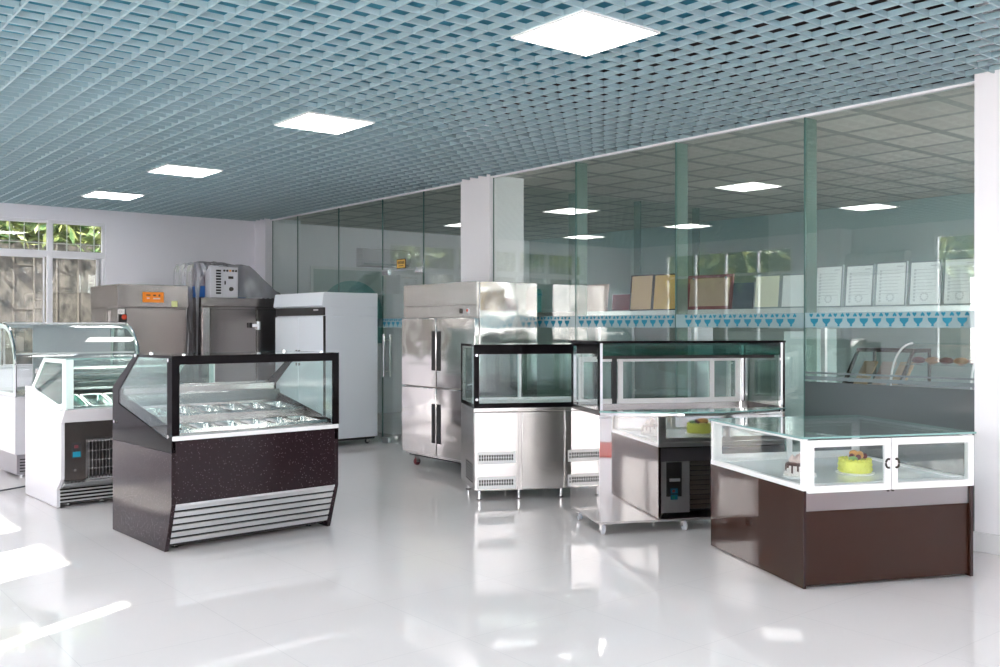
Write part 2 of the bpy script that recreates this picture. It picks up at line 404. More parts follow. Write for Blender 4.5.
for (x, y), nm in zip(LP, names):
    if L0 is None:
        L0 = thing('ceiling_light', nm, 'light', (x, y, ZC-0.012), 0, 'light panels in the lattice ceiling')
        MB().frame(-0.309, 0.309, -0.309, 0.309, 0.014, 0, 0.03, axis='z').build('frame', 'whiteframe', L0)
        MB().box(-0.296, 0.296, -0.296, 0.296, 0.004, 0.012).build('diffuser', 'diffuser', L0)
        MB().box(-0.3, 0.3, -0.3, 0.3, 0.014, 0.03).build('housing', 'whiteframe', L0)
    else: dup(L0, (x, y, ZC-0.012), 0, nm)

# ---- glass partition: panes, fins, door
def pane(n, y0, y1, z0=0.0, z1=ZC-0.018, x=XG):
    o = struct(MB().box(x-0.006, x+0.006, y0+0.004, y1-0.004, z0+0.003, z1), 'window_%d' % n, 'partition', smooth=0)
    for v in ('y0', 'y1'):
        yv = y0+0.004 if v == 'y0' else y1-0.004
        MB().box(x-0.007, x+0.007, yv-0.003, yv+0.003, z0+0.003, z1).build('edge', 'edge', o, smooth=0)
    return o
PY = [3.11, 4.52, 5.88, 7.22, 8.59]
panes = []
for i in range(4): panes.append((pane(9+i, PY[i], PY[i+1]), PY[i], PY[i+1]))
PY2 = [12.15, 13.42, 14.29]
for i in range(2): panes.append((pane(13+i, PY2[i], PY2[i+1]), PY2[i], PY2[i+1]))
panes.append((pane(15, 10.97, 12.15), 10.97, 12.15))
panes.append((pane(16, 9.16, 10.0), 9.16, 10.0))
panes.append((pane(17, 10.0, 10.97, 2.28), 10.0, 10.97))
for i, y in enumerate(PY[1:4]):
    struct(MB().box(XG+0.012, XG+0.155, y-0.008, y+0.008, 0, ZC-0.018), 'trim_%d' % (6+i), 'fin', smooth=0)
door = struct(MB().box(XG-0.006, XG+0.006, 10.006, 10.964, 0.012, 2.272), 'door_1', 'partition', smooth=0)
e = MB()
for yv in (10.006, 10.964): e.box(XG-0.007, XG+0.007, yv-0.004, yv+0.004, 0.012, 2.272)
e.build('edge', 'edge', door)
for y0 in (10.80, 10.006):
    MB().box(XG-0.022, XG+0.022, y0, y0+0.16, 2.225, 2.30).build('patch_fitting', 'chrome', door, bevel=0.004)
MB().box(XG-0.022, XG+0.022, 10.80, 10.96, 0.004, 0.075).build('floor_hinge', 'alu', door, bevel=0.004)
for s in (-1, 1):
    h = MB().tube([(XG+s*0.05, 10.86, 0.88), (XG+s*0.05, 10.86, 1.44)], 0.016, 10)
    for z in (0.95, 1.37): h.tube([(XG+s*0.005, 10.86, z), (XG+s*0.05, 10.86, z)], 0.009, 8)
    h.build('pull_bar', 'chrome', door)
# small yellow sign stuck over the door
sg = thing('door_sign', 'small gold plate with dark characters on the glass above the glass door', 'sign', (XG-0.0065, 10.5, 2.36))
MB().box(-0.006, 0, -0.105, 0.105, -0.062, 0.062).build('border', 'ink', sg)
MB().box(-0.008, -0.005, -0.094, 0.094, -0.052, 0.052).build('plate', 'goldsign', sg)
g = MB()
for i in range(5):
    y = 0.066-0.033*i
    g.box(-0.0095, -0.0075, y-0.011, y-0.004, -0.004, 0.034); g.box(-0.0095, -0.0075, y+0.003, y+0.010, -0.004, 0.034)
    g.box(-0.0095, -0.0075, y-0.011, y+0.011, 0.012 + 0.004*(i % 3), 0.019 + 0.004*(i % 3)); g.box(-0.0095, -0.0075, y-0.011, y+0.011, 0.029-0.03*(i % 2), 0.034-0.03*(i % 2))
g.box(-0.0095, -0.0075, -0.055, 0.055, -0.03, -0.022)
g.build('lettering', 'ink', sg)

# printed film: border of hearts and goblets, frosted lower zone
def heart(mb, y, z, s, up=True, x=XG-0.0105):
    k = 1 if up else -1
    pts = [(0, -1), (0.55, -0.4), (0.95, 0.25), (0.8, 0.75), (0.4, 0.85), (0, 0.5), (-0.4, 0.85), (-0.8, 0.75), (-0.95, 0.25), (-0.55, -0.4)]
    mb.prism([(y+a*s, z+b*s*k) for a, b in pts], x-0.0006, x+0.0006)
def goblet(mb, y, z, s, x=XG-0.0105):
    pts = [(-0.3, -1), (0.3, -1), (0.22, -0.55), (0.95, 0.15), (1.05, 0.8), (-1.05, 0.8), (-0.95, 0.15), (-0.22, -0.55)]
    mb.prism([(y+a*s, z+b*s) for a, b in pts], x-0.0006, x+0.0006)
def film(o, a, c, frost):
    MB().box(XG-0.0085, XG-0.0065, a+0.006, c-0.006, 1.535, 1.655).build('border_film', 'band', o, smooth=0)
    hb = MB(); i = 0
    y = math.ceil((a+0.05)/0.108)*0.108
    while y < c-0.05:
        goblet(hb, y, 1.580, 0.034); heart(hb, y+0.028, 1.634, 0.017); heart(hb, y-0.034, 1.634, 0.017, False)
        y += 0.108
    hb.build('heart_print', 'heart', o, smooth=0)
    if frost:
        MB().box(XG-0.0085, XG-0.0065, a+0.006, c-0.006, 0.01, 1.10).build('frosted_film', 'frost', o, smooth=0)
        s = MB()
        for z0, z1 in ((1.115, 1.145), (1.165, 1.18)): s.box(XG-0.0085, XG-0.0065, a+0.006, c-0.006, z0, z1)
        s.build('frosted_lines', 'frostline', o, smooth=0)
for i, (o, a, c) in enumerate(panes[:4]): film(o, a, c, i < 1)
film(panes[6][0], 10.97, 12.15, False); film(panes[7][0], 9.16, 10.0, False)
film(door, 10.01, 10.96, False)

# ---- the room behind the glass
struct(MB().box(XG+0.1, XR+0.2, 0.4, YB, ZC+0.02, ZC+0.08), 'ceiling_back', 'backceil')
struct(MB().box(XR, XR+0.2, 0.4, YB, 0, 3.4), 'wall_back', 'backwall')
struct(MB().box(7.15, 7.4, 0.4, 0.6, 0, 3.4).box(12.2, XR, 0.4, 0.6, 0, 3.4).box(7.4, 12.2, 0.4, 0.6, 0, 0.5).box(7.4, 12.2, 0.4, 0.6, 3.1, 3.4), 'wall_side', 'backwall')
f = MB().frame(7.4, 12.2, 0.5, 3.1, 0.05, 0.45, 0.52)  # unseen window, added to let daylight into the back room
for x in (8.6, 9.8, 11.0): f.box(x-0.025, x+0.025, 0.45, 0.52, 0.5, 3.1)
o = struct(f, 'window_22', 'frame'); MB().box(7.43, 12.17, 0.48, 0.486, 0.53, 3.07).build('pane', 'clear', o)
for i, (a, c) in enumerate(((7.28, 8.5), (8.5, 9.72), (9.72, 10.95), (10.95, XR))):
    o = struct(MB().box(a+0.004, c-0.004, 8.994, 9.006, 0, ZC), 'window_%d' % (18+i), 'partition', smooth=0)
    if i: struct(MB().box(a-0.008, a+0.008, 9.01, 9.13, 0, ZC), 'trim_%d' % (10+i), 'fin', smooth=0)

# ---- outdoors
struct(MB().box(-60, 60, -60, 60, -0.4, -0.15), 'ground', 'plaster')
ow = MB().box(-14, 14, 17.0, 17.4, -0.15, 2.95)
ow.box(-5.4, -5.0, 8.9, 17.0, -0.15, 2.7)  # side wall added out of view to dim the far side windows
struct(ow, 'wall_outside', 'concrete')
jt = MB(); random.seed(3)
for i in range(60):
    x = -5+0.33*i + random.uniform(-0.03, 0.03); jt.box(x-0.012, x+0.012, 16.985, 17.0, -0.1, 2.95)
for i in range(110):
    x = -5+0.33*random.randint(0, 58); z = random.uniform(0.5, 2.85); jt.box(x, x+0.33, 16.985, 17.0, z-0.01, z+0.01)
struct(jt, 'trim_20', 'joint', smooth=0)
lf = MB(); random.seed(11)
for i in range(26000):
    c = Vector((random.uniform(-6, 9), random.gauss(17.6, 0.4), 2.80 + abs(random.gauss(0, 0.8)))); s = random.uniform(0.035, 0.12)
    if i % 4 == 0: c = Vector((random.gauss(-5.3, 0.3), random.uniform(8.8, 17), 2.6 + abs(random.gauss(0, 0.7)))); s *= 1.5  # leaves added above the unseen side wall, cutting more sky light
    R = Matrix.Rotation(random.uniform(0, 6.28), 3, Vector((random.gauss(0, 1), random.gauss(0, 1), random.gauss(0, 1))).normalized())
    vs = [lf.bm.verts.new(c + R @ Vector(p)) for p in ((-s*1.8, 0, 0), (0, -s*0.5, 0), (s*1.8, 0, 0.01), (0, s*0.5, 0))]
    lf.bm.faces.new(vs)
o = lf.build('hedge_foliage', 'leaf', smooth=0, fix=False); o['kind'] = 'stuff'; o['label'] = 'green and russet leaves above the concrete wall outside the window'; o['category'] = 'hedge'

# air conditioner on the window wall (seen mirrored in the glass)
ac = thing('air_conditioner', 'white split air conditioner mirrored in the glass above the certificates', 'air conditioner', (XL, 8.8, 2.45))
MB().prism([(0, 0.0), (0.16, 0.02), (0.22, 0.1), (0.22, 0.34), (0.17, 0.38), (0, 0.38)], -0.55, 0.55, 'y').build('body', 'white', ac, bevel=0.01)
v = MB()
for i in range(4): v.box(0.2, 0.224, -0.5, 0.5, 0.06+0.03*i, 0.068+0.03*i)
v.build('louvre', 'greyframe', ac)

# ------------------------------------------------------------------ casters
def caster(parent, x, y, r=0.035, w=0.022, top=0.1, mwheel='wheel'):
    k = MB().box(x-0.028, x+0.028, y-0.028, y+0.028, top-0.008, top)
    k.box(x-0.017, x-0.013, y-0.02, y+0.02, r*0.8, top-0.006).box(x+0.013, x+0.017, y-0.02, y+0.02, r*0.8, top-0.006)
    o = k.build('caster', 'chrome', parent)
    MB().lathe([(r*0.8, -w/2), (r, -w/3), (r, w/3), (r*0.8, w/2)], (x, y, r), 18, 'x').build('wheel', mwheel, o)

# ------------------------------------------------------------------ pans
def pan_mesh():
    """gastronorm pan, origin at the middle of its rim, long side along y"""
    mb = MB(); LX, LY, D = 0.096, 0.165, 0.11
    def loop(hx, hy, r, z):
        pts = []
        for cx, cy, a0 in ((hx-r, hy-r, 0), (-hx+r, hy-r, 90), (-hx+r, -hy+r, 180), (hx-r, -hy+r, 270)):
            for k in range(5):
                a = math.radians(a0+22.5*k); pts.append(mb.bm.verts.new((cx+r*math.cos(a), cy+r*math.sin(a), z)))
        return pts
    Ls = [loop(LX-0.012, LY-0.012, 0.03, -D), loop(LX-0.003, LY-0.004, 0.03, -0.006), loop(LX, LY, 0.026, -0.004), loop(LX, LY, 0.026, 0.004), loop(LX-0.012, LY-0.014, 0.03, 0.004), loop(LX-0.016, LY-0.018, 0.028, -0.004), loop(LX-0.026, LY-0.03, 0.03, -D+0.006)]
    for A, B in zip(Ls, Ls[1:]):
        n = len(A)
        for i in range(n): mb.bm.faces.new([A[i], A[(i+1) % n], B[(i+1) % n], B[i]])
    mb.bm.faces.new(Ls[0][::-1]); mb.bm.faces.new(Ls[-1])
    return mb
PAN0 = [None]
def place_pan(root, lx, ly, lz, tilt, label, group):
    th = root.rotation_euler.z; p = root.location
    x = p.x + math.cos(th)*lx - math.sin(th)*ly; y = p.y + math.sin(th)*lx + math.cos(th)*ly
    if PAN0[0] is None:
        o = pan_mesh().build('food_pan', 'pan'); PAN0[0] = o
    else:
        o = PAN0[0].copy(); C.objects.link(o)
    o.location = (x, y, p.z+lz); o.rotation_euler = (tilt, 0, th); tag(o, label, 'pan', group)
ORD = ['first', 'second', 'third', 'fourth', 'fifth', 'sixth']

# ------------------------------------------------------------------ black ice cream counter
def black_counter():
    Wd = 1.304; D = 1.10; x, y = G(-2.208, 6.453)
    t = thing('ice_cream_counter', 'black speckled ice cream counter with glass hood and steel louvred front', 'display counter', (x, y, 0), math.radians(41.5)-YAW)
    side = [(0.116, 0.006), (0, 0.337), (0, 0.69), (D, 0.69), (D, 0.006)]
    for a in (0, Wd-0.03): MB().prism(side, a, a+0.03).build('side_panel', 'granite', t, bevel=0.003)
    MB().box(0.03, Wd-0.03, 0.0, 0.03, 0.34, 0.772).build('front_panel', 'granite', t, bevel=0.003)
    MB().box(0.03, Wd-0.03, D-0.03, D, 0.05, 0.95).build('back_panel', 'steel', t)
    lo = MB(); n = 6
    for i in range(n):
        z1 = 0.33-0.048*i; y1 = 0.116*(0.337-z1)/0.307
        lo.prism([(y1+0.002, z1), (y1+0.012, z1+0.002), (y1+0.03, z1-0.03), (y1+0.018, z1-0.034)], 0.032, Wd-0.032)
    lo.box(0.032, Wd-0.032, 0.0, 0.014, 0.328, 0.342)
    lo.build('louvre_grille', 'alu', t)
    MB().prism([(0.045, 0.335), (0.15, 0.04), (0.17, 0.04), (0.065, 0.335)], 0.032, Wd-0.032).build('louvre_backing', 'blackmat', t)
    MB().box(0.05, Wd-0.05, 0.16, D-0.04, 0.03, 0.06).build('base_plate', 'dark', t)
    MB().box(0.004, Wd-0.004, -0.018, 0.05, 0.772, 0.803).build('sill', 'whiteframe', t, bevel=0.004)
    # painted end frames
    outl = [(0, 0.69), (0, 1.345), (0.65, 1.345), (D, 1.088), (D, 0.69)]
    inn = [(0.07, 0.775), (0.07, 1.325), (0.645, 1.325), (D-0.075, 1.095), (D-0.075, 0.985)]
    for a in (0.0, Wd-0.012):
        fr = MB().ring(outl, [(0.075, 0.775), (0.075, 1.325), (0.605, 1.325), (D-0.125, 1.068), (D-0.125, 0.965)], a, a+0.012)
        o = fr.build('end_frame', 'black', t, smooth=0)
        MB().prism(inn, a+0.003, a+0.009).build('end_glass', 'green_clear', t, smooth=0)
        for yy_, zz in ((0.035, 1.315), (0.035, 0.80), (0.62, 1.335), (D-0.06, 0.83)):
            MB().cyl((a-0.012 if a == 0 else a+0.012, yy_, zz), 0.013, 0.012, 'x', 12).build('glass_clip', 'chrome', o)
    ff = MB().frame(0.0, Wd, 0.80, 1.345, 0.052, -0.008, 0.004, wz=0.06, wb=0.004)
    ff.build('front_frame', 'black', t, smooth=0)
    MB().box(0.05, Wd-0.05, -0.004, 0.001, 0.803, 1.29).build('front_glass', 'clear', t, smooth=0)
    MB().box(0.012, Wd-0.012, 0.004, 0.655, 1.336, 1.344).build('top_glass', 'topglass', t, smooth=0)
    for a in (0.1, Wd-0.13):
        for yy_ in (0.03, 0.6): MB().cyl((a, yy_, 1.344), 0.014, 0.012, 'z', 12).build('glass_clip', 'chrome', t)
    MB().strip([(0.655, 1.34), (D-0.01, 1.088)], 0.008, 0.02, Wd-0.02).build('rear_hatch', 'clear', t, smooth=0)
    MB().box(0.03, Wd-0.03, D-0.04, D, 0.95, 1.09).build('back_rail', 'steel', t, bevel=0.004)
    # steel well: two tilted rows of pans
    tl = 0.07
    MB().strip([(0.05, 0.80), (0.08, 0.79), (0.30, 0.70), (0.8, 0.78), (0.86, 0.95)], 0.006, 0.03, Wd-0.03).build('well', 'steel', t)
    MB().prism([(0.43, 0.83), (0.465, 0.83), (0.465, 0.912), (0.43, 0.90)], 0.03, Wd-0.03).build('pan_divider', 'steel', t, bevel=0.003)
    MB().prism([(0.05, 0.80), (0.085, 0.80), (0.085, 0.835), (0.05, 0.815)], 0.03, Wd-0.03).build('front_ledge', 'steel', t)
    bk_ = MB().prism([(0.82, 0.95), (0.84, 0.98), (0.86, 1.03), (0.95, 1.03), (0.95, 1.08), (1.06, 1.08), (1.06, 0.85), (0.82, 0.85)], 0.03, Wd-0.03)
    bk_.build('back_step', 'steel', t, bevel=0.003)
    sl = MB()
    for i in range(2): sl.box(0.1, Wd-0.1, 0.856, 0.862, 0.985+0.02*i, 0.995+0.02*i)
    sl.build('air_slots', 'slot', t)
    for a in (0.03, Wd-0.05): MB().prism([(0.06, 0.79), (0.06, 0.835), (0.85, 1.0), (D-0.06, 1.0), (D-0.06, 0.8)], a, a+0.02).build('inner_cheek', 'granite' if a > 0.5 else 'black', t)
    for xx in (0.12, Wd-0.12):
        for yy_ in (0.24, D-0.12): MB().lathe([(0.02, 0), (0.024, 0.004), (0.012, 0.012), (0.01, 0.035)], (xx, yy_, 0), 14).build('foot', 'chrome', t)
    pw = (Wd-0.11)/6
    for r, rn in ((0, 'front'), (1, 'back')):
        for i in range(6):
            lx = 0.055+pw*(i+0.5); ly = 0.255 if r == 0 else 0.645
            place_pan(t, lx, ly, 0.828 if r == 0 else 0.918, tl, '%s steel pan from the left in the %s row of the black counter' % (ORD[i], rn), 'ice cream pans in the black counter')
black_counter()

# ------------------------------------------------------------------ white ice cream counter with its front panel off
def white_counter():
    Wd = 1.30; D = 1.19; x, y = G(-3.595, 7.95)
    t = thing('ice_cream_counter', 'white ice cream counter with bare condenser grille, behind the black counter', 'display counter', (x, y, 0), math.radians(41.0)-YAW)
    side = [(0.25, 0.006), (0.25, 0.16), (0.13, 0.26), (0.13, 0.83), (0.9, 1.0), (D, 1.0), (D, 0.006)]
    for a in (0, Wd-0.03): MB().prism(side, a, a+0.03).build('side_panel', 'white', t, bevel=0.003)
    MB().box(0.03, Wd-0.03, D-0.03, D, 0.05, 1.0).build('back_panel', 'white', t)
    MB().prism([(0.03, 0.845), (0.0, 0.852), (0.06, 0.86), (0.16, 0.86), (0.16, 0.735), (0.125, 0.735)], 0.0, Wd).build('sill', 'white', t, bevel=0.004)
    MB().box(0.03, Wd-0.03, 0.13, 0.16, 0.585, 0.735).build('fascia', 'steel_v', t)
    MB().box(0.03, 0.20, 0.13, 0.16, 0.22, 0.585).build('control_plate', 'steel_v', t)
    cp = MB().box(0.085, 0.16, 0.122, 0.131, 0.43, 0.56).build('controller', 'blackmat', t)
    MB().box(0.092, 0.153, 0.118, 0.124, 0.44, 0.485).build('display', 'heart', cp)
    MB().box(0.105, 0.135, 0.116, 0.124, 0.515, 0.54).build('rocker_switch', 'maroon', cp)
    MB().cyl((0.11, 0.118, 0.33), 0.012, 0.015, 'y', 12).build('screw_knob', 'chrome', t)
    g = MB().frame(0.20, Wd-0.04, 0.23, 0.58, 0.02, 0.13, 0.14)
    k = 0.225
    while k < Wd-0.06: g.box(k, k+0.006, 0.125, 0.133, 0.24, 0.57); k += 0.028
    for z in (0.33, 0.40, 0.48): g.box(0.2, Wd-0.04, 0.133, 0.137, z, z+0.004)
    g.build('condenser_grille', 'chrome', t, smooth=0)
    MB().box(0.2, Wd-0.04, 0.3, 0.5, 0.22, 0.585).build('condenser', 'dark', t)
    MB().cyl((0.55, 0.27, 0.38), 0.13, 0.03, 'y', 24).build('fan_shroud', 'blackmat', t)
    MB().prism([(0.13, 0.22), (0.13, 0.24), (0.5, 0.24), (0.5, 0.16), (0.25, 0.16)], 0.03, Wd-0.03).build('base_tray', 'alu', t)
    lo = MB()
    for i in range(4): lo.box(0.03, Wd-0.03, 0.25, 0.262, 0.045+0.03*i, 0.057+0.03*i)
    lo.build('toe_louvres', 'alu', t, smooth=0)
    MB().box(0.03, Wd-0.03, 0.275, 0.29, 0.03, 0.16).build('toe_backing', 'slot', t)
    outl = [(0.0, 0.85), (0.0, 1.275), (0.617, 1.275), (0.971, 1.01), (0.93, 0.985), (0.14, 0.83)]
    inn = [(0.10, 0.90), (0.10, 1.235), (0.59, 1.235), (0.90, 1.005), (0.86, 0.985), (0.2, 0.885)]
    for a in (0.0, Wd-0.012):
        MB().ring(outl, inn, a, a+0.012).build('end_frame', 'pale', t, smooth=0)
        MB().prism(inn, a+0.003, a+0.009).build('end_glass', 'tealglass', t, smooth=0)
    MB().box(0.0, Wd, 0.0, 0.006, 0.86, 1.272).build('front_glass', 'green_clear', t, smooth=0)
    o = MB().box(0.0, Wd, 0.0, 0.62, 1.270, 1.278).build('top_glass', 'topglass', t, smooth=0)
    MB().box(0, Wd, -0.002, 0.002, 1.268, 1.279).build('edge', 'topedge', o)
    MB().box(0.0, 0.06, -0.002, 0.008, 0.86, 1.27).build('corner_strip', 'pale', t)
    MB().strip([(0.1, 0.86), (0.3, 0.72), (0.8, 0.80), (0.9, 1.0)], 0.006, 0.03, Wd-0.03).build('well', 'steel', t)
    b = MB()
    for i in range(3): b.prism([(0.72+0.09*i, 1.0+0.06*i), (0.80+0.09*i, 1.0+0.06*i), (0.80+0.09*i, 1.05+0.06*i), (0.72+0.09*i, 1.03+0.06*i)], 0.03, Wd-0.03)
    b.build('back_step', 'steel', t)
    MB().strip([(0.62, 1.274), (1.0, 1.12), (D-0.02, 1.0)], 0.008, 0.03, Wd-0.03).build('rear_hatch', 'clear', t, smooth=0)
    for xx in (0.12, 0.4, Wd-0.12):
        for yy_ in (0.34, D-0.12): MB().lathe([(0.02, 0), (0.024, 0.004), (0.012, 0.012), (0.01, 0.035)], (xx, yy_, 0), 14).build('foot', 'chrome', t)
    for i in range(5): place_pan(t, 0.15+0.205*i, 0.34, 0.90, 0.25, '%s steel pan from the left inside the white counter' % ORD[i], 'pans in the white counter')
white_counter()

# ------------------------------------------------------------------ curved glass cake case, far left
def curved_case():
    Wd = 1.264; D = 0.95; x, y = G(-4.91, 9.72)
    t = thing('curved_display_case', 'white display case with tall curved front glass below the far window', 'display case', (x, y, 0), math.radians(41.0)-YAW)
    MB().box(0.03, Wd-0.03, 0.06, D-0.05, 0.03, 0.24).build('plinth', 'plinth', t)
    MB().box(0.0, Wd, 0.0, D, 0.24, 0.83).build('body', 'white', t, bevel=0.006)
    fl = MB()
    for i in range(5): fl.box(0.06, Wd-0.06, 0.055, 0.06, 0.06+0.03*i, 0.07+0.03*i)
    fl.build('plinth_slots', 'slot', t)
    cv = [(0.0, 0.83), (0.0, 1.0)] + [(0.46*(1-math.cos(a)), 1.12+0.457*math.sin(a)) for a in [math.radians(4+86*i/12) for i in range(13)]]
    top = cv[-1]
    MB().strip(cv, -0.006, 0.012, Wd-0.012).build('curved_glass', 'clear', t)
    endp = cv + [(D-0.1, 1.577), (D-0.02, 1.2), (D-0.02, 0.83)]
    cin = []
    cx, cz = 0.45, 1.15
    for p in endp: cin.append((cx+(p[0]-cx)*0.86, cz+(p[1]-cz)*0.88))
    for a in (0.0, Wd-0.012):
        MB().prism(endp, a+0.003, a+0.009).build('end_glass', 'green_clear', t, smooth=0)
        MB().ring(endp, cin, a, a+0.012).build('end_border', 'pale', t, smooth=0)
        MB().tube([(a+0.006, p[0], p[1]) for p in cv], 0.011, 8).build('arc_trim', 'chrome', t)
    MB().box(0, Wd, top[0], D-0.1, 1.568, 1.577).build('top_glass', 'topglass', t, smooth=0)
    MB().box(0, Wd, top[0]-0.03, top[0]+0.03, 1.572, 1.588).build('top_rail', 'alu', t, bevel=0.003)
    MB().box(0.02, Wd-0.02, 0.12, D-0.15, 1.26, 1.268).build('glass_shelf', 'topglass', t)
    MB().box(0.02, Wd-0.02, 0.115, 0.125, 1.255, 1.273).build('shelf_rail', 'whiteframe', t)
    MB().box(0.02, Wd-0.02, 0.03, D-0.05, 0.83, 0.85).build('deck', 'steel', t)
    MB().box(0.4, Wd-0.02, D-0.08, D-0.07, 0.85, 1.56).build('sliding_door', 'white', t)
    MB().frame(0.02, 0.66, 0.85, 1.56, 0.03, D-0.06, D-0.04).build('door_frame', 'alu', t)
    for xx in (0.1, Wd-0.1):
        for yy_ in (0.15, D-0.15): MB().cyl((xx, yy_, 0), 0.02, 0.035).build('foot', 'chrome', t)
curved_case()
cx, cy = G(-4.62, 9.1)
cord = MB(); pts = []
for i in range(21):
    s = i/20; a, b2 = G(-4.72+0.12*math.sin(s*5)+0.16*s, 9.66-0.95*s); pts.append((a, b2, 0.012+0.42*max(0, 1-s*4)**2))
tag(cord.tube(pts, 0.007, 6).build('power_cord', 'rubber'), 'black power cord trailing on the floor beside the white counter', 'cord')

# ------------------------------------------------------------------ steel cabinet with orange display
def proving_cabinet():
    t = thing('steel_cabinet', 'tall steel cabinet with an orange display and emergency knob', 'cabinet', (3.81, 12.34, 0), 0)
    Wd, D = 0.88, 1.15
    MB().box(0.0, Wd, 0.03, D, 0.1, 1.79).build('body', 'steel_v', t, bevel=0.004)
    MB().box(-0.01, Wd+0.01, 0.0, D, 1.79, 2.08).build('header', 'steel_v', t, bevel=0.006)
    MB().box(0.09, Wd-0.02, 0.0, 0.03, 0.2, 1.77).build('door', 'steel_v', t, bevel=0.004)
    MB().box(0.0, 0.085, 0.012, 0.03, 0.2, 1.77).build('door_post', 'steel', t, bevel=0.003)
    s = MB()
    for y in (0.35, 0.42): s.box(-0.013, 0.0, y, y+0.02, 0.15, 1.75)
    s.build('side_trim', 'steel', t)
    d = MB().box(0.30, 0.565, -0.008, 0.002, 1.855, 1.985).build('display_panel', 'orange', t)
    g = MB().box(0.345, 0.395, -0.012, -0.007, 1.94, 1.953).box(0.43, 0.465, -0.012, -0.007, 1.935, 1.953).box(0.50, 0.52, -0.012, -0.007, 1.93, 1.955)
    g.build('display_marks', 'ink', d)
    MB().box(0.43, 0.52, -0.011, -0.007, 1.895, 1.912).box(0.35, 0.385, -0.011, -0.007, 1.90, 1.915).build('display_label', 'pink', d)
    MB().box(0.67, 0.745, -0.004, 0.002, 1.80, 1.875).build('paper_note', 'yellow', t)
    k = MB().box(0.0, 0.10, -0.01, 0.012, 1.60, 1.70).build('switch_plate', 'blackmat', t)
    MB().lathe([(0.018, 0), (0.018, -0.03), (0.03, -0.035), (0.032, -0.05), (0.024, -0.058)], (0.055, -0.01, 1.665), 20, 'y').build('emergency_knob', 'red', k)
    for xx in (0.1, Wd-0.1):
        for yy_ in (0.15, D-0.15): MB().cyl((xx, yy_, 0), 0.025, 0.1).build('foot', 'chrome', t)
proving_cabinet()

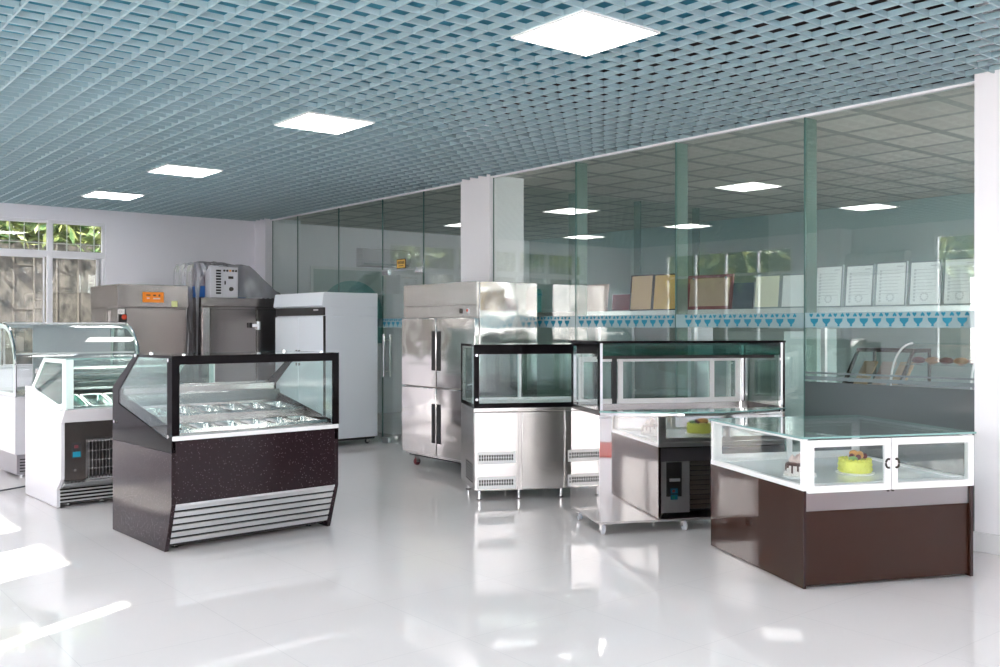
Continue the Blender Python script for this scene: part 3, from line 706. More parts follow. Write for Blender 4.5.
# ------------------------------------------------------------------ steel cabinet with machine and plastic cover on top
def oven_cabinet():
    t = thing('steel_cabinet', 'wide steel cabinet with a latch, standing under a machine wrapped in plastic', 'cabinet', (4.97, 12.56, 0), 0)
    Wd, D, Hh = 1.12, 1.05, 1.94
    MB().box(0, Wd, 0.03, D, 0.1, Hh-0.12).build('body', 'steel_v', t, bevel=0.004)
    MB().box(-0.015, Wd+0.015, -0.01, D, Hh-0.12, Hh).build('top_rim', 'steel_v', t, bevel=0.006)
    MB().box(0.02, 0.11, 0.005, 0.03, 0.15, Hh-0.14).build('door_post', 'steel', t)
    MB().box(0.12, 0.775, 0.0, 0.03, 0.15, Hh-0.16).build('door', 'steel_v', t, bevel=0.004)
    MB().box(0.79, Wd-0.01, 0.0, 0.03, 0.15, Hh-0.16).build('door', 'steel_v', t, bevel=0.004)
    l_ = MB().box(0.775, 0.835, -0.03, 0.0, 1.50, 1.62).box(0.70, 0.785, -0.04, -0.015, 1.54, 1.585)
    o = l_.build('latch', 'chrome', t, bevel=0.004)
    MB().box(0.66, 0.70, -0.045, 0.0, 1.53, 1.60).build('latch_grip', 'blackmat', o, bevel=0.005)
    for xx in (0.1, Wd-0.1):
        for yy_ in (0.15, D-0.15): MB().cyl((xx, yy_, 0), 0.025, 0.1).build('foot', 'chrome', t)
    Z = Hh
    mc = thing('machine', 'blue and steel machine under grey plastic on the wide steel cabinet', 'machine', (4.97, 12.56, Z), 0)
    MB().box(0.02, 0.72, 0.2, 0.72, 0.0, 0.16).build('body', 'blue', mc, bevel=0.01)
    MB().box(0.04, 0.70, 0.22, 0.70, 0.16, 0.42).build('hood', 'plinth', mc, bevel=0.02)
    MB().box(0.735, 0.765, 0.20, 0.24, 0.0, 0.425).build('post', 'alu', mc)
    MB().box(0.02, 0.765, 0.22, 0.72, 0.421, 0.435).build('top_plate', 'steel', mc)
    cb = thing('control_box', 'white control box with knobs and vents on the wide steel cabinet', 'control box', (5.09, 12.58, Z), 0)
    MB().box(0.0, 0.17, 0.0, 0.18, 0, 0.42).build('vent_box', 'white', cb, bevel=0.004)
    v = MB()
    for i in range(9): v.box(0.085, 0.155, -0.004, 0.002, 0.05+0.038*i, 0.075+0.038*i)
    v.build('vent_slots', 'slot', cb)
    MB().box(0.172, 0.40, 0.0, 0.18, 0, 0.42).build('panel_box', 'white', cb, bevel=0.004)
    for i, mm in enumerate(('ink', 'ink', 'fruit', 'ink', 'ink')): MB().cyl((0.20+0.042*i, -0.014, 0.37), 0.014, 0.015, 'y', 12).build('indicator', mm, cb)
    MB().box(0.26, 0.33, -0.008, 0.002, 0.26, 0.295).build('meter', 'ink', cb)
    MB().lathe([(0.03, 0), (0.026, -0.025)], (0.30, 0, 0.12), 16, 'y').build('knob', 'ink', cb)
    MB().box(0.205, 0.22, -0.012, 0.002, 0.18, 0.23).build('switch', 'ink', cb)
    # draped plastic
    prof = [(-0.055, 0.25), (-0.06, 0.9), (-0.07, 1.5), (-0.075, 1.95), (-0.075, 2.30), (-0.05, 2.41), (0.2, 2.425), (0.45, 2.42), (0.74, 2.385), (0.84, 2.28), (0.96, 2.15), (1.08, 2.08), (1.22, 2.0), (1.26, 1.955)]
    def sheet(u, v):
        s = u*(len(prof)-1); i = min(int(s), len(prof)-2); f = s-i
        px = prof[i][0]*(1-f)+prof[i+1][0]*f; pz = prof[i][1]*(1-f)+prof[i+1][1]*f
        yv = 12.68+0.68*v
        a = noise.noise(Vector((px*5, yv*6, pz*2)))*0.035; b = noise.noise(Vector((px*14, yv*13+5, pz*6)))*0.014
        return (4.97+px+(-abs(a)*0.8 if px < 0 else a*0.2)+b*0.6, yv+a, pz+(a+b if pz > 2.0 else 0))
    def front(u, v):
        """front fall of the sheet, pulled aside to the left"""
        px = -0.075+0.22*u; px2 = px*(1-v)+(-0.03-0.04*(1-u))*v; zt = 2.41; L = 0.26+1.75*(1-u)**3
        pz = zt-L*v; a = noise.noise(Vector((px2*22, 3.0, pz*2.2)))*0.05
        return (4.97+px2+0.4*a, 12.60+0.08*(1-min(1, v*4))-0.06*v+a, max(0.3, pz))
    def back_front(u, v):
        px = 0.42+0.80*u; zt = 2.40 if px < 0.74 else 2.40-0.42*(px-0.74)/0.48
        pz = zt-(zt-1.95)*v; a = noise.noise(Vector((px*8, 9.0, pz*4)))*0.03
        return (4.97+px, 12.69-0.03*v+a, pz)
    pc = thing('plastic_cover', 'crumpled grey plastic sheet draped over the machine on the wide steel cabinet', 'plastic sheet', (0, 0, 0))
    MB().grid(sheet, 90, 30).build('top_sheet', 'plastic', pc, smooth=80, fix=False)
    MB().grid(front, 30, 60).build('hanging_fold', 'plastic', pc, smooth=80, fix=False)
    MB().grid(back_front, 40, 20).build('front_fall', 'plastic', pc, smooth=80, fix=False)
oven_cabinet()

# ------------------------------------------------------------------ tall white double door cabinet
def white_cabinet():
    t = thing('upright_freezer', 'tall white double door freezer standing before the glass wall', 'freezer', (5.90, 12.29, 0), -PI/2)
    Wd, D, Hh = 1.39, 0.80, 1.985
    MB().box(0, Wd, 0.03, D, 0.10, Hh-0.30).build('body', 'coolwhite', t, bevel=0.004)
    MB().prism([(0.03, Hh-0.19), (0.0, Hh-0.19), (-0.025, Hh-0.17), (0.0, Hh), (D, Hh), (D, Hh-0.19)], 0, Wd).box(0, Wd, 0.03, D, Hh-0.30, Hh-0.19).build('header', 'coolwhite', t, bevel=0.004)
    g = MB().box(0.02, Wd-0.01, 0.01, 0.03, Hh-0.295, Hh-0.195).build('header_grille', 'blackmat', t)
    MB().box(Wd-0.28, Wd-0.16, 0.004, 0.012, Hh-0.235, Hh-0.215).build('badge', 'alu', g)
    for i in range(2):
        a = 0.01+i*0.69
        for z0, z1 in ((0.16, 1.14), (1.15, Hh-0.31)):
            d = MB().box(a, a+0.68, 0.0, 0.03, z0, z1).build('door', 'coolwhite', t, bevel=0.006)
            hx = a+0.645 if i == 0 else a+0.035
            MB().box(hx-0.012, hx+0.012, -0.012, 0.002, (z0 if z0 > 0.5 else z1-0.16)+0.05, (z0 if z0 > 0.5 else z1-0.16)+0.085).build('handle', 'blackmat', d)
    MB().box(Wd-0.012, Wd, 0.0, 0.03, 0.16, Hh-0.30).build('corner_strip', 'blackmat', t)
    MB().box(0.03, Wd-0.03, 0.06, D-0.03, 0.07, 0.10).build('chassis', 'blackmat', t)
    for xx in (0.1, Wd-0.1):
        for yy_ in (0.12, D-0.1): caster(t, xx, yy_, 0.032, 0.025, 0.072, 'rubber')
white_cabinet()

# ------------------------------------------------------------------ four door steel fridge
def fridge():
    t = thing('refrigerator', 'tall four door stainless refrigerator in front of the white pillar', 'refrigerator', (5.907, 9.06, 0), -PI/2)
    Wd, D, Hh = 1.36, 0.80, 2.005
    MB().box(0, Wd, 0.03, D, 0.13, Hh).build('body', 'fridge', t, bevel=0.004)
    MB().box(0.0, Wd-0.01, 0.0, 0.03, Hh-0.24, Hh).build('header', 'steel', t, bevel=0.004)
    cp = MB().box(0.0, Wd-0.01, 0.0, 0.03, Hh-0.36, Hh-0.245).build('control_strip', 'steel', t, bevel=0.003)
    MB().box(Wd-0.30, Wd-0.25, -0.005, 0.002, Hh-0.325, Hh-0.275).build('thermostat', 'ink', cp)
    MB().cyl((Wd-0.165, -0.008, Hh-0.295), 0.014, 0.01, 'y', 12).build('warning_lamp', 'red', cp)
    MB().box(Wd-0.165, Wd-0.135, -0.004, 0.002, Hh-0.325, Hh-0.275).build('rocker_switch', 'white', cp)
    for i in range(2):
        a = 0.004+i*0.68
        for z0, z1 in ((0.16, 0.885), (0.895, Hh-0.37)):
            d = MB().box(a, a+0.668, -0.03, 0.03, z0, z1).build('door', 'fridge', t, bevel=0.008)
            hx = a+0.625 if i == 0 else a+0.045
            zc = z0+0.18 if z0 > 0.5 else z0+0.14
            MB().box(hx-0.033, hx+0.033, -0.036, -0.028, zc, zc+0.42).build('handle', 'blackmat', d, bevel=0.008)
    MB().box(0.03, Wd-0.03, 0.06, D-0.03, 0.11, 0.13).build('chassis', 'blackmat', t)
    for xx in (0.12, Wd-0.12):
        for yy_ in (0.1, D-0.1): caster(t, xx, yy_, 0.04, 0.028, 0.115, 'maroon')
fridge()

# ------------------------------------------------------------------ glass topped steel counter
def steel_counter():
    x, y = G(-0.2286, 8.45); Wd, D = 1.13, 0.72
    t = thing('refrigerated_counter', 'steel counter with a black framed glass box on top, beside the four door refrigerator', 'display counter', (x, y, 0), math.radians(11.5)-YAW)
    MB().box(0, Wd, 0.02, D, 0.09, 0.79).build('body', 'steel', t, bevel=0.004)
    MB().box(-0.004, Wd+0.004, -0.004, D, 0.79, 0.825).build('worktop', 'steel', t, bevel=0.004)
    for a, c in ((0.0, 0.405), (0.43, 0.80), (0.825, Wd)):
        p = MB().box(a+0.004, c-0.004, 0.0, 0.02, 0.10, 0.785).build('front_panel', 'steel', t, bevel=0.004)
        if a != 0.43:
            for z in (0.36, 0.14):
                pl = MB().box(a+0.03, c-0.03, -0.002, 0.004, z-0.03, z+0.075).build('vent', 'whiteframe', p)
                s = MB(); n = 14
                for i in range(n):
                    w_ = (c-a-0.09)/n; sx = a+0.045+w_*i
                    for dz in (0.0, 0.028): s.box(sx, sx+w_*0.62, -0.004, -0.001, z+dz, z+dz+0.022)
                s.build('vent_slots', 'slot', pl, smooth=0)
    s = MB()
    for i in range(7): s.box(-0.003, 0.0, 0.08, 0.42, 0.16+0.025*i, 0.17+0.025*i)
    s.build('side_vents', 'slot', t, smooth=0)
    for xx in (0.06, 0.42, 0.81, Wd-0.06):
        for yy_ in (0.07, D-0.07): MB().lathe([(0.022, 0), (0.026, 0.004), (0.014, 0.012), (0.016, 0.09)], (xx, yy_, 0), 14).build('leg', 'chrome', t)
    # glass box
    MB().frame(0, Wd, 0.825, 1.385, 0.045, -0.004, 0.008, wz=0.085, wb=0.04).build('front_frame', 'black', t, smooth=0)
    MB().box(0.04, Wd-0.04, 0.0, 0.005, 0.86, 1.31).build('front_glass', 'clear', t, smooth=0)
    for a in (0.0, Wd-0.008):
        MB().frame(0.0, D, 0.825, 1.385, 0.02, a, a+0.008, wz=0.02, wb=0.03, axis='x').build('end_frame', 'black', t, smooth=0)
        MB().box(a+0.002, a+0.006, 0.02, D-0.02, 0.85, 1.37).build('end_glass', 'green_clear', t, smooth=0)
    MB().box(0, Wd, 0.008, D, 1.377, 1.385).build('top_glass', 'topglass', t, smooth=0)
    MB().box(0.02, Wd-0.02, 0.02, D-0.02, 0.825, 0.84).build('deck', 'whiteframe', t)
    for a, c, yv in ((0.01, 0.58, D-0.03), (0.55, Wd-0.01, D-0.012)):
        f = MB().frame(a, c, 0.84, 1.37, 0.025, yv-0.012, yv).build('sliding_door', 'whiteframe', t)
        MB().box(a+0.02, c-0.02, yv-0.008, yv-0.003, 0.86, 1.35).build('pane', 'green_clear', f, smooth=0)
    for z in (1.29, 0.90): MB().cyl((0.022, -0.014, z), 0.012, 0.011, 'y', 12).build('glass_clip', 'chrome', t)
steel_counter()

# ------------------------------------------------------------------ mirror steel case on casters
def mirror_case():
    x, y = G(0.728, 7.06); Wd, D = 1.51, 0.68
    t = thing('mirror_display_case', 'mirror polished steel display case on casters between the counter and the cake case', 'display case', (x, y, 0), math.radians(13.2)-YAW)
    MB().box(0, Wd, 0.0, 0.015, 0.10, 0.87).build('front_panel', 'mirror', t, bevel=0.003)
    for a in (0.0, Wd-0.015): MB().box(a, a+0.015, 0.015, D, 0.10, 0.87).build('side_panel', 'mirror', t)
    MB().box(0.015, Wd-0.015, D-0.015, D, 0.10, 0.87).build('back_panel', 'steel', t)
    MB().box(0.0, Wd, 0.0, D, 0.085, 0.10).build('base', 'steel', t)
    MB().box(0.0, Wd, 0.0, D, 0.87, 0.89).build('worktop', 'mirror', t, bevel=0.002)
    bow = [(0.0, 0.02)] + [(0.0+Wd*i/24, -0.01-0.24*math.sin(PI*i/24)**0.8) for i in range(25)] + [(Wd, 0.02)]
    o = MB().prism(bow, 0.912, 0.922, 'z').build('bowed_ledge', 'topglass', t)
    MB().tube([(p[0], p[1], 0.917) for p in bow[1:-1]], 0.006, 6).build('edge', 'topedge', o)
    bl = [(0.02, 0.02)] + [(0.02+(Wd-0.04)*i/24, 0.02-0.20*math.sin(PI*i/24)**0.8) for i in range(25)] + [(Wd-0.02, 0.02)]
    MB().prism(bl, 0.89, 0.906, 'z').build('ledge_tray', 'mirror', t)
    for a, yy_ in ((0.01, 0.01), (Wd-0.03, 0.01), (0.01, D-0.03), (Wd-0.03, D-0.03)): MB().box(a, a+0.022, yy_, yy_+0.022, 0.89, 1.42).build('post', 'chrome', t)
    MB().box(-0.005, Wd+0.005, -0.005, D+0.005, 1.42, 1.436).build('roof', 'black', t, bevel=0.003)
    MB().prism([(0.006, 1.42), (0.02, 1.42), (0.02, 1.33), (0.012, 1.326), (0.006, 1.335)], 0.034, Wd-0.034).build('canopy', 'tealglass', t)
    MB().box(0.03, Wd-0.03, 0.11, 0.14, 1.30, 1.325).build('lamp_tray', 'dark', t)
    for a in (0.0, Wd-0.008):
        MB().frame(0.0, D, 0.89, 1.425, 0.035, a, a+0.008, axis='x').build('end_frame', 'black', t, smooth=0)
        MB().box(a+0.002, a+0.006, 0.03, D-0.03, 0.92, 1.40).build('end_glass', 'clear', t, smooth=0)
    MB().frame(0.012, Wd-0.012, 0.89, 1.42, 0.03, D-0.012, D).build('back_frame', 'steel', t)
    for a, c, yv in ((0.05, 0.42, D-0.03), (0.38, 1.22, D-0.045), (1.18, Wd-0.05, D-0.03)):
        f = MB().frame(a, c, 0.92, 1.30, 0.04, yv-0.014, yv).build('sliding_door', 'whiteframe', t)
        MB().box(a+0.03, c-0.03, yv-0.009, yv-0.004, 0.95, 1.27).build('pane', 'green_clear', f, smooth=0)
    MB().box(0.33, 0.37, D-0.05, D-0.02, 0.92, 1.30).build('door_stile', 'blackmat', t)
    for xx, yy_ in ((0.05, 0.06), (0.70, 0.06), (Wd-0.06, 0.06), (0.05, D-0.06), (0.70, D-0.06), (Wd-0.06, D-0.06)): caster(t, xx, yy_, 0.038, 0.026, 0.086)
mirror_case()

# ------------------------------------------------------------------ brown cake case
def cake_case():
    x, y = G(1.774, 5.62); Wd, D = 1.177, 1.168; th = math.radians(14.5)-YAW
    t = thing('cake_display_case', 'low brown glass cake case with white framed doors, nearest on the right', 'display case', (x, y, 0), th)
    for a in (0.0, Wd-0.02):
        p = MB().box(a, a+0.02, 0.0, D, 0.006, 0.578).build('side_panel', 'brown', t, bevel=0.002)
        MB().box(a+0.001, a+0.019, -0.004, 0.004, 0.006, 0.578).build('edge', 'brownedge', p)
    MB().box(0.02, Wd-0.02, 0.018, 0.03, 0.016, 0.455).build('front_panel', 'brown', t, bevel=0.002)
    MB().box(0.02, Wd-0.02, 0.012, 0.03, 0.455, 0.565).build('front_rail', 'railsteel', t, bevel=0.002)
    MB().box(0.02, Wd-0.02, 0.05, D-0.05, 0.05, 0.07).build('base', 'dark', t)
    # service side, seen in the mirror case
    MB().box(0.02, Wd-0.02, D-0.03, D-0.01, 0.46, 0.565).build('back_rail', 'plinth', t)
    cp = MB().box(0.03, 0.27, D-0.02, D-0.008, 0.05, 0.46).build('control_plate', 'skirting', t)
    MB().box(0.07, 0.20, D-0.01, D-0.002, 0.18, 0.455).build('controller', 'blackmat', cp)
    MB().box(0.095, 0.185, D-0.004, D+0.0005, 0.30, 0.325).build('label_strip', 'paper', cp)
    for z, mm in ((0.225, 'red'), (0.175, 'green')):
        s = MB().box(0.105, 0.165, D-0.006, D, z-0.02, z+0.02).build('switch_plate', 'cyan', cp)
        MB().box(0.118, 0.14, D-0.002, D+0.003, z-0.01, z+0.01).build('rocker', mm, s)
    lo = MB()
    for i in range(10): lo.prism([(D-0.03, 0.07+0.039*i), (D-0.008, 0.075+0.039*i), (D-0.03, 0.105+0.039*i)], 0.28, Wd-0.025)
    lo.build('rear_louvres', 'louvre', t)
    MB().box(0.03, Wd-0.03, D-0.06, D-0.045, 0.05, 0.46).build('rear_backing', 'slot', t)
    # glazed top
    rail = MB().frame(0.0, Wd, 0.03, D, 0.03, 0.578, 0.61, axis='z').build('base_rail', 'whiteframe', t, bevel=0.002)
    MB().box(0.03, Wd-0.03, 0.04, D-0.03, 0.572, 0.594).build('case_floor', 'mirrorbase', t)
    for a, yy_ in ((0.002, 0.002), (Wd-0.034, 0.002), (0.002, D-0.034), (Wd-0.034, D-0.034)):
        MB().box(a, a+0.032, yy_, yy_+0.032, 0.61 if yy_ > 0.1 else 0.575, 0.882).build('corner_post', 'whiteframe', t, bevel=0.002)
    for a in (0.008, Wd-0.014): MB().box(a, a+0.006, 0.034, D-0.034, 0.61, 0.882).build('end_glass', 'clear', t, smooth=0)
    for a in (0.006, Wd-0.02): MB().box(a, a+0.014, 0.03, D-0.03, 0.868, 0.882).build('top_rail', 'whiteframe', t)
    o = MB().box(-0.012, Wd+0.012, -0.014, D+0.012, 0.884, 0.895).build('top_glass', 'topglass', t, smooth=0)
    MB().frame(-0.013, Wd+0.013, -0.015, D+0.013, 0.003, 0.884, 0.895, axis='z').build('edge', 'topedge', o, smooth=0)
    for k, (a, c) in enumerate(((0.02, 0.578), (0.586, Wd-0.008))):
        f = MB().frame(a, c, 0.566, 0.876, 0.042, -0.022, 0.0).build('door', 'whiteframe', t, bevel=0.003)
        MB().box(a+0.03, c-0.03, -0.014, -0.008, 0.60, 0.85).build('pane', 'clear', f, smooth=0)
        hx = c-0.018 if k == 0 else a+0.03; s = 1 if k == 0 else -1
        hp = [(hx+s*0.018*math.cos(q)*1.0, -0.024-0.012*max(0, math.cos(q*1.0)), 0.725+0.026*math.sin(q)) for q in [math.radians(70+220*i/12) for i in range(13)]]
        MB().tube(hp, 0.0065, 8).build('handle', 'ink', f)
        MB().cyl((c-0.012 if k == 0 else a+0.012, -0.011, 0.556), 0.008, 0.014).build('hinge', 'ink', f)
    for a, c, yv in ((0.036, 0.62, D-0.016), (0.58, Wd-0.036, D-0.034)):
        f = MB().frame(a, c, 0.612, 0.88, 0.035, yv-0.014, yv).build('sliding_door', 'whiteframe', t)
        MB().box(a+0.03, c-0.03, yv-0.009, yv-0.004, 0.64, 0.85).build('pane', 'clear', f, smooth=0)
    for xx in (0.09, Wd-0.32):
        for yy_ in (0.10, D-0.12): caster(t, xx, yy_, 0.022, 0.02, 0.05, 'rubber')
    # cakes
    def at(lx, ly): return (x+math.cos(th)*lx-math.sin(th)*ly, y+math.sin(th)*lx+math.cos(th)*ly, 0.594)
    c1 = thing('cake', 'white and pink cake with dripping chocolate in the brown cake case', 'cake', at(0.24, 0.42))
    MB().lathe([(0.10, 0), (0.104, 0.006), (0.085, 0.01)], (0, 0, 0), 28).build('board', 'whiteframe', c1)
    MB().lathe([(0.08, 0.01), (0.082, 0.02), (0.08, 0.075), (0.07, 0.085)], (0, 0, 0), 28).build('sponge', 'icing', c1)
    d = MB().lathe([(0.084, 0.072), (0.085, 0.085), (0.07, 0.092)], (0, 0, 0), 28)
    for i in range(14):
        a = 2*PI*i/14; h = 0.02+0.03*((i*5) % 3)/2; d.tube([(0.083*math.cos(a), 0.083*math.sin(a), 0.08), (0.084*math.cos(a), 0.084*math.sin(a), 0.075-h)], 0.006, 6)
    d.build('chocolate_drip', 'choc', c1)
    k = MB()
    for i in range(7):
        a = 2*PI*i/7; k.lathe([(0.024, 0.09), (0.026, 0.10), (0.018, 0.115), (0.006, 0.13), (0.001, 0.135)], (0.048*math.cos(a), 0.048*math.sin(a), 0), 10)
    k.lathe([(0.03, 0.09), (0.03, 0.11), (0.02, 0.13), (0.002, 0.145)], (0, 0, 0), 10)
    k.build('rosettes', 'pink', c1)
    r = MB()
    for i in range(20):
        a = 2*PI*i/20; r.ball((0.09*math.cos(a), 0.09*math.sin(a), 0.017), 0.011, sub=1)
    r.build('cream_border', 'icing', c1)
    c2 = thing('cake', 'yellow cake topped with fruit slices in the brown cake case', 'cake', at(0.66, 0.45))
    MB().lathe([(0.118, 0), (0.122, 0.006), (0.10, 0.01)], (0, 0, 0), 28).build('board', 'whiteframe', c2)
    MB().lathe([(0.10, 0.01), (0.104, 0.02), (0.103, 0.078), (0.095, 0.088), (0.02, 0.09)], (0, 0, 0), 32).build('sponge', 'lemon', c2)
    r = MB()
    for i in range(22):
        a = 2*PI*i/22; r.ball((0.095*math.cos(a), 0.095*math.sin(a), 0.09), 0.011, sub=1)
        r.ball((0.104*math.cos(a), 0.104*math.sin(a), 0.03+0.025*(i % 2)), 0.010, (0.6, 0.6, 1), sub=1)
    r.build('cream_swirls', 'lemon', c2)
    fr = MB()
    for i, (fx, fy, ang) in enumerate(((0.02, -0.02, 0.5), (0.05, 0.0, 0.9), (0.03, 0.03, 0.3))): fr.ball((fx, fy, 0.112+0.006*i), 0.034, (1.2, 0.6, 0.6), 2)
    fr.build('peach_slices', 'fruit', c2)
    MB().ball((-0.055, -0.02, 0.10), 0.03, (1, 1, 0.5), 2).build('kiwi_slice', 'kiwi', c2)
    fr = MB()
    for q in ((-0.02, -0.035), (-0.005, 0.02), (0.065, -0.03)): fr.ball((q[0], q[1], 0.108), 0.018, sub=2)
    fr.build('cherries', 'maroon', c2)
cake_case()

# ------------------------------------------------------------------ shelf of framed certificates behind the glass
XS = 7.0
sh = thing('display_ledge', 'long pale ledge behind the glass wall that carries the framed certificates', 'ledge', (XS, 0, 0))
MB().box(0, 0.24, 3.2, 8.6, 1.655, 1.70).build('top', 'alu', sh, bevel=0.003)
for y in (3.3, 4.6, 6.0, 7.3, 8.5): MB().box(0.2, 0.235, y-0.02, y+0.02, 0, 1.655).build('leg', 'alu', sh)
def yz(u, v, X=XS+0.05):
    tt = (u-500)/960; d = X/(SN+CS*tt); return d*(CS-SN*tt), EYE+(327-v)*d/960
def board(name, u0, u1, vt, fm, pm, label, cat, group, fw=0.02, lines=0, lean=0.10, thick=0.02, clips=False):
    um = (u0+u1)/2; ya, _ = yz(u0, vt); yb, _ = yz(u1, vt); _, zt = yz(um, vt)
    wd = abs(ya-yb); h = zt-1.70; yc = (ya+yb)/2
    t = thing(name, label, cat, (XS+0.035, yc, 1.702), 0, group)
    def tilt(p): return (p[0]+p[2]*lean, p[1], p[2])
    def fin(mb):
        for v in mb.bm.verts: v.co = tilt(v.co)
        return mb
    if fw: fin(MB().frame(-wd/2, wd/2, 0, h, fw, 0, thick, axis='x')).build('frame', fm, t)
    fin(MB().box(0.004, thick-0.004, -wd/2+fw*0.8, wd/2-fw*0.8, fw*0.8, h-fw*0.8)).build('panel', pm, t)
    if lines:
        g = MB(); random.seed(int(u0)); n = 9
        for i in range(n):
            z = h*(0.88-0.075*i); a = wd*random.uniform(0.14, 0.2); c = wd*random.uniform(0.12, 0.3)
            if i == 0: g.box(0.0032, 0.0042, -wd/2+0.03, -wd/2+0.03+wd*0.2, z, z+0.008)
            else: g.box(0.0032, 0.0042, -wd/2+c, wd/2-a, z, z+0.004)
        for i in range(10): g.box(0.0032, 0.0042, wd/2-0.05, wd/2-0.034, h*(0.1+0.075*i), h*(0.1+0.075*i)+0.016)
        for q in range(10):
            ang = 2*PI*q/10; g.box(0.0032, 0.0042, 0.028*math.cos(ang)-0.006, 0.028*math.cos(ang)+0.006, h*0.2+0.028*math.sin(ang)-0.006, h*0.2+0.028*math.sin(ang)+0.006)
        fin(g).build('printing', 'greyink', t, smooth=0)
    if clips:
        g = MB()
        for s in (-1, 1): g.cyl((-0.006, s*wd*0.36, h*0.9), 0.012, 0.02, 'x', 10)
        fin(g).build('hangers', 'chrome', t)
    return t
GA = 'framed boards on the ledge behind the glass'; GB = 'white certificates on the ledge behind the glass'
board('plaque', 576, 607, 285, 'rose', 'rose', 'square rose coloured board at the left end of the ledge', 'plaque', GA, 0.012)
board('plaque', 612, 631, 294, 'greyframe', 'maroon', 'small maroon plaque on the ledge beside the rose board', 'plaque', GA, 0.008)
board('plaque', 630, 652.3, 275, 'ink', 'tan', 'tan board in a black frame, left one of the leaning pair', 'plaque', GA, 0.012)
board('plaque', 653, 677, 274, 'ink', 'gold', 'golden yellow board in a black frame on the ledge', 'plaque', GA, 0.012)
board('plaque', 687, 732, 275, 'maroon', 'taupe', 'wide brown board with a maroon border and two hangers', 'plaque', GA, 0.03, clips=True)
board('plaque', 733, 753, 283, 'navy', 'navy', 'dark navy board on the ledge beside the maroon bordered board', 'plaque', GA, 0.01)
board('certificate', 754, 780, 275, 'greyframe', 'cream', 'cream certificate folder on the ledge beside the navy board', 'certificate', GA, 0.012)
board('certificate', 781, 806, 274, 'greyframe', 'paper', 'blank white certificate just left of the thick glass fin', 'certificate', GA, 0.012)
for u0, u1, vt, lab in ((815, 842, 266, 'white certificate just right of the thick glass fin'), (845, 873, 265, 'second white certificate to the right of the thick glass fin'),
                        (875, 906, 262, 'middle one of the five printed white certificates'), (909, 940, 261, 'second white certificate from the right wall'), (943, 977, 258, 'white certificate touching the right wall')):
    board('certificate', u0, u1, vt, 'greyframe', 'paper', lab, 'certificate', GB, 0.010, lines=1)

# ------------------------------------------------------------------ things standing in the room behind the glass
def upright(x, y, label, wd=0.62, hh=1.5, body='teal'):
    t = thing('display_fridge', label, 'refrigerator', (x, y, 0), -PI/2, 'uprights behind the glass wall')
    MB().box(0, 0.03, 0.03, 0.6, 0.08, hh).box(wd-0.03, wd, 0.03, 0.6, 0.08, hh).box(0.031, wd-0.031, 0.57, 0.599, 0.2, hh-0.16).box(0.031, wd-0.031, 0.031, 0.599, hh-0.16, hh-0.001).box(0.031, wd-0.031, 0.031, 0.599, 0.081, 0.2).build('body', body, t)
    f = MB().frame(0.0, wd, 0.2, hh-0.16, 0.04, 0, 0.03).build('door', 'alu', t)
    MB().box(0.03, wd-0.03, 0.01, 0.018, 0.23, hh-0.19).build('pane', 'fin', f)
    MB().tube([(0.07, -0.04, 0.7), (0.07, -0.04, 1.25)], 0.014, 8).tube([(0.07, 0, 0.75), (0.07, -0.04, 0.75)], 0.008, 6).tube([(0.07, 0, 1.2), (0.07, -0.04, 1.2)], 0.008, 6).build('handle', 'whiteframe', f)
    for z in (0.5, 0.8, 1.1): MB().box(0.03, wd-0.03, 0.06, 0.56, z, z+0.015).build('shelf', 'alu', t)
    for xx in (0.06, wd-0.06):
        for yy_ in (0.08, 0.54): MB().cyl((xx, yy_, 0), 0.02, 0.065).build('foot', 'ink', t)
upright(7.4, 5.76, 'glass door upright with a white handle just left of the glass fin', 0.62, 1.5, 'backwall')
upright(8.9, 6.6, 'glass door upright deeper behind the glass wall', 0.7, 1.52, 'backwall')
upright(8.9, 8.4, 'pale upright cabinet near the glass screen at the back', 0.8, 1.8, 'coolwhite')

def slanted_case():
    t = thing('slanted_display_case', 'black framed case with slanted glass and wood samples behind the glass wall', 'display case', (8.3, 5.12, 0), -PI/2)
    Wd, D = 0.58, 0.7
    MB().box(0, Wd, 0.05, D, 0.0, 0.98).build('body', 'greyframe', t)
    prof = [(0.02, 0.98), (0.30, 1.33), (0.62, 1.33), (0.62, 0.98)]
    pin = [(0.10, 1.01), (0.315, 1.30), (0.59, 1.30), (0.59, 1.01)]
    for a in (0.0, Wd-0.02): MB().ring(prof, pin, a, a+0.02).build('end_frame', 'ink', t)
    MB().strip([(0.02, 0.98), (0.30, 1.33)], 0.01, 0.02, Wd-0.02).build('slanted_glass', 'clear', t)
    MB().prism([(0.28, 1.30), (0.30, 1.335), (0.62, 1.335), (0.62, 1.30)], 0, Wd).build('top', 'ink', t)
    for i, (a, mm) in enumerate(((0.05, 'tan'), (0.24, 'rose'), (0.42, 'tan'))): MB().strip([(0.16, 0.99), (0.36, 1.2)], 0.012, a, a+0.14).build('sample_board', mm, t)
slanted_case()
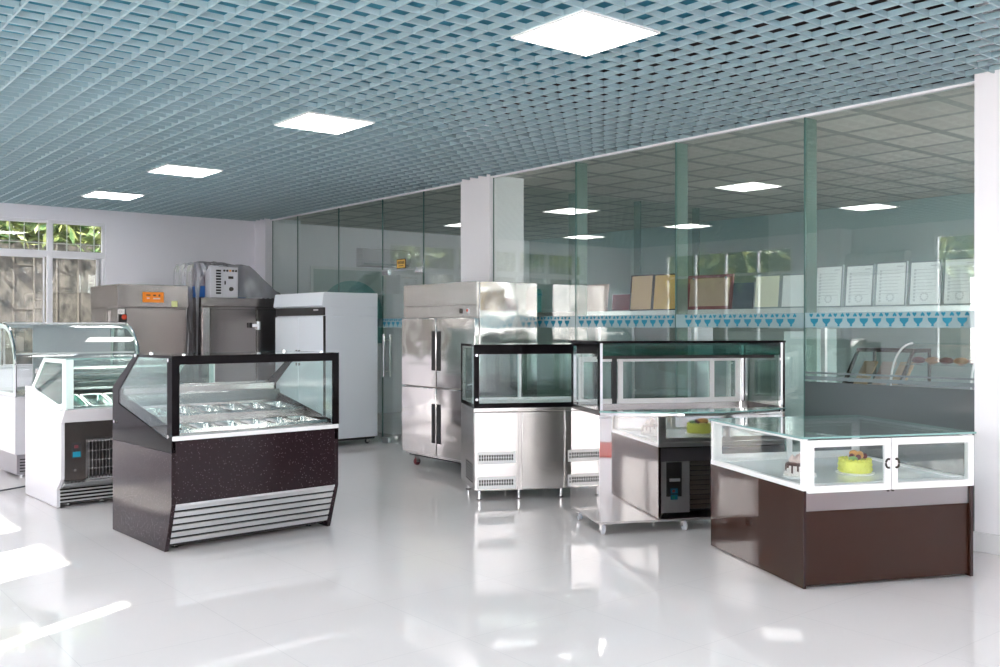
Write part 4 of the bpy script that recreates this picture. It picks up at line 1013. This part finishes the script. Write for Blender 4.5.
def round_case():
    t = thing('curved_display_case', 'small curved glass bread case behind the glass wall near the right wall', 'display case', (7.6, 4.22, 0), -PI/2)
    Wd, D = 0.68, 0.6
    MB().box(0, Wd, 0.0, D, 0.0, 1.05).build('body', 'white', t)
    cv = [(0.0, 1.05)] + [(0.35*(1-math.cos(a)), 1.08+0.32*math.sin(a)) for a in [math.radians(90*i/10) for i in range(11)]]
    MB().strip(cv, -0.005, 0.01, Wd-0.01).build('curved_glass', 'clear', t)
    for a in (0.008, Wd-0.008): MB().tube([(a, p[0], p[1]) for p in cv], 0.009, 8).build('arc_trim', 'whiteframe', t)
    MB().box(0, Wd, 0.35, D, 1.395, 1.405).build('top', 'topglass', t)
    MB().box(0.02, Wd-0.02, 0.12, D-0.05, 1.22, 1.228).build('shelf', 'clear', t)
    for i in range(5):
        o = MB().ball((0, 0, 0), 0.055, (1.0, 1.1, 0.55), 2).build('bread_roll', 'bread' if i % 2 else 'maroon')
        o.location = (7.6+0.3, 4.22-0.09-0.12*i, 1.259)
        tag(o, ['leftmost', 'second', 'middle', 'fourth', 'rightmost'][i] + ' roll on the glass shelf of the bread case', 'bread roll', 'rolls in the bread case')
round_case()
mu = thing('mural', 'framed pale picture with a teal arch on the far wall behind the glass', 'picture', (8.45, YB, 1.9))
MB().frame(-0.75, 0.75, -0.7, 0.68, 0.05, -0.03, -0.002).build('frame', 'alu', mu)
MB().box(-0.71, 0.71, -0.015, -0.002, -0.66, 0.64).build('picture_sheet', 'backwall', mu)
MB().prism([(-0.6, -0.66)] + arc(0.05, -0.1, 0.62, 0.55, 180, 0, 14) + [(0.67, -0.66)], -0.02, -0.014, 'y').build('arch_print', 'teal', mu)
ac2 = thing('air_conditioner', 'pale air conditioner high on the far wall behind the glass', 'air conditioner', (9.1, YB, 2.6))
MB().prism([(0, 0.0), (-0.16, 0.02), (-0.22, 0.1), (-0.22, 0.30), (0, 0.33)], -0.5, 0.5).build('body', 'white', ac2)
MB().box(-0.46, 0.46, -0.2, -0.16, 0.03, 0.06).build('louvre', 'greyframe', ac2)
cb = thing('cool_box', 'rounded teal container standing behind the glass beside the four door refrigerator', 'container', (7.12, 8.28, 1.70))
MB().lathe([(0.11, 0), (0.12, 0.02), (0.12, 0.24), (0.11, 0.27), (0.05, 0.28)], (0, 0, 0), 24).build('body', 'teal', cb)
MB().lathe([(0.124, 0.2), (0.124, 0.215)], (0, 0, 0), 24).build('band', 'heart', cb)

# ------------------------------------------------------------------ red mat by the entrance, seen mirrored in the steel case
tag(MB().box(-0.9, 0.9, -0.7, 0.7, 0.0, 0.012).build('floor_mat', 'red', bevel=0.004), 'red floor mat mirrored in the polished front of the steel case', 'mat').location = (4.75, 0.05, 0)
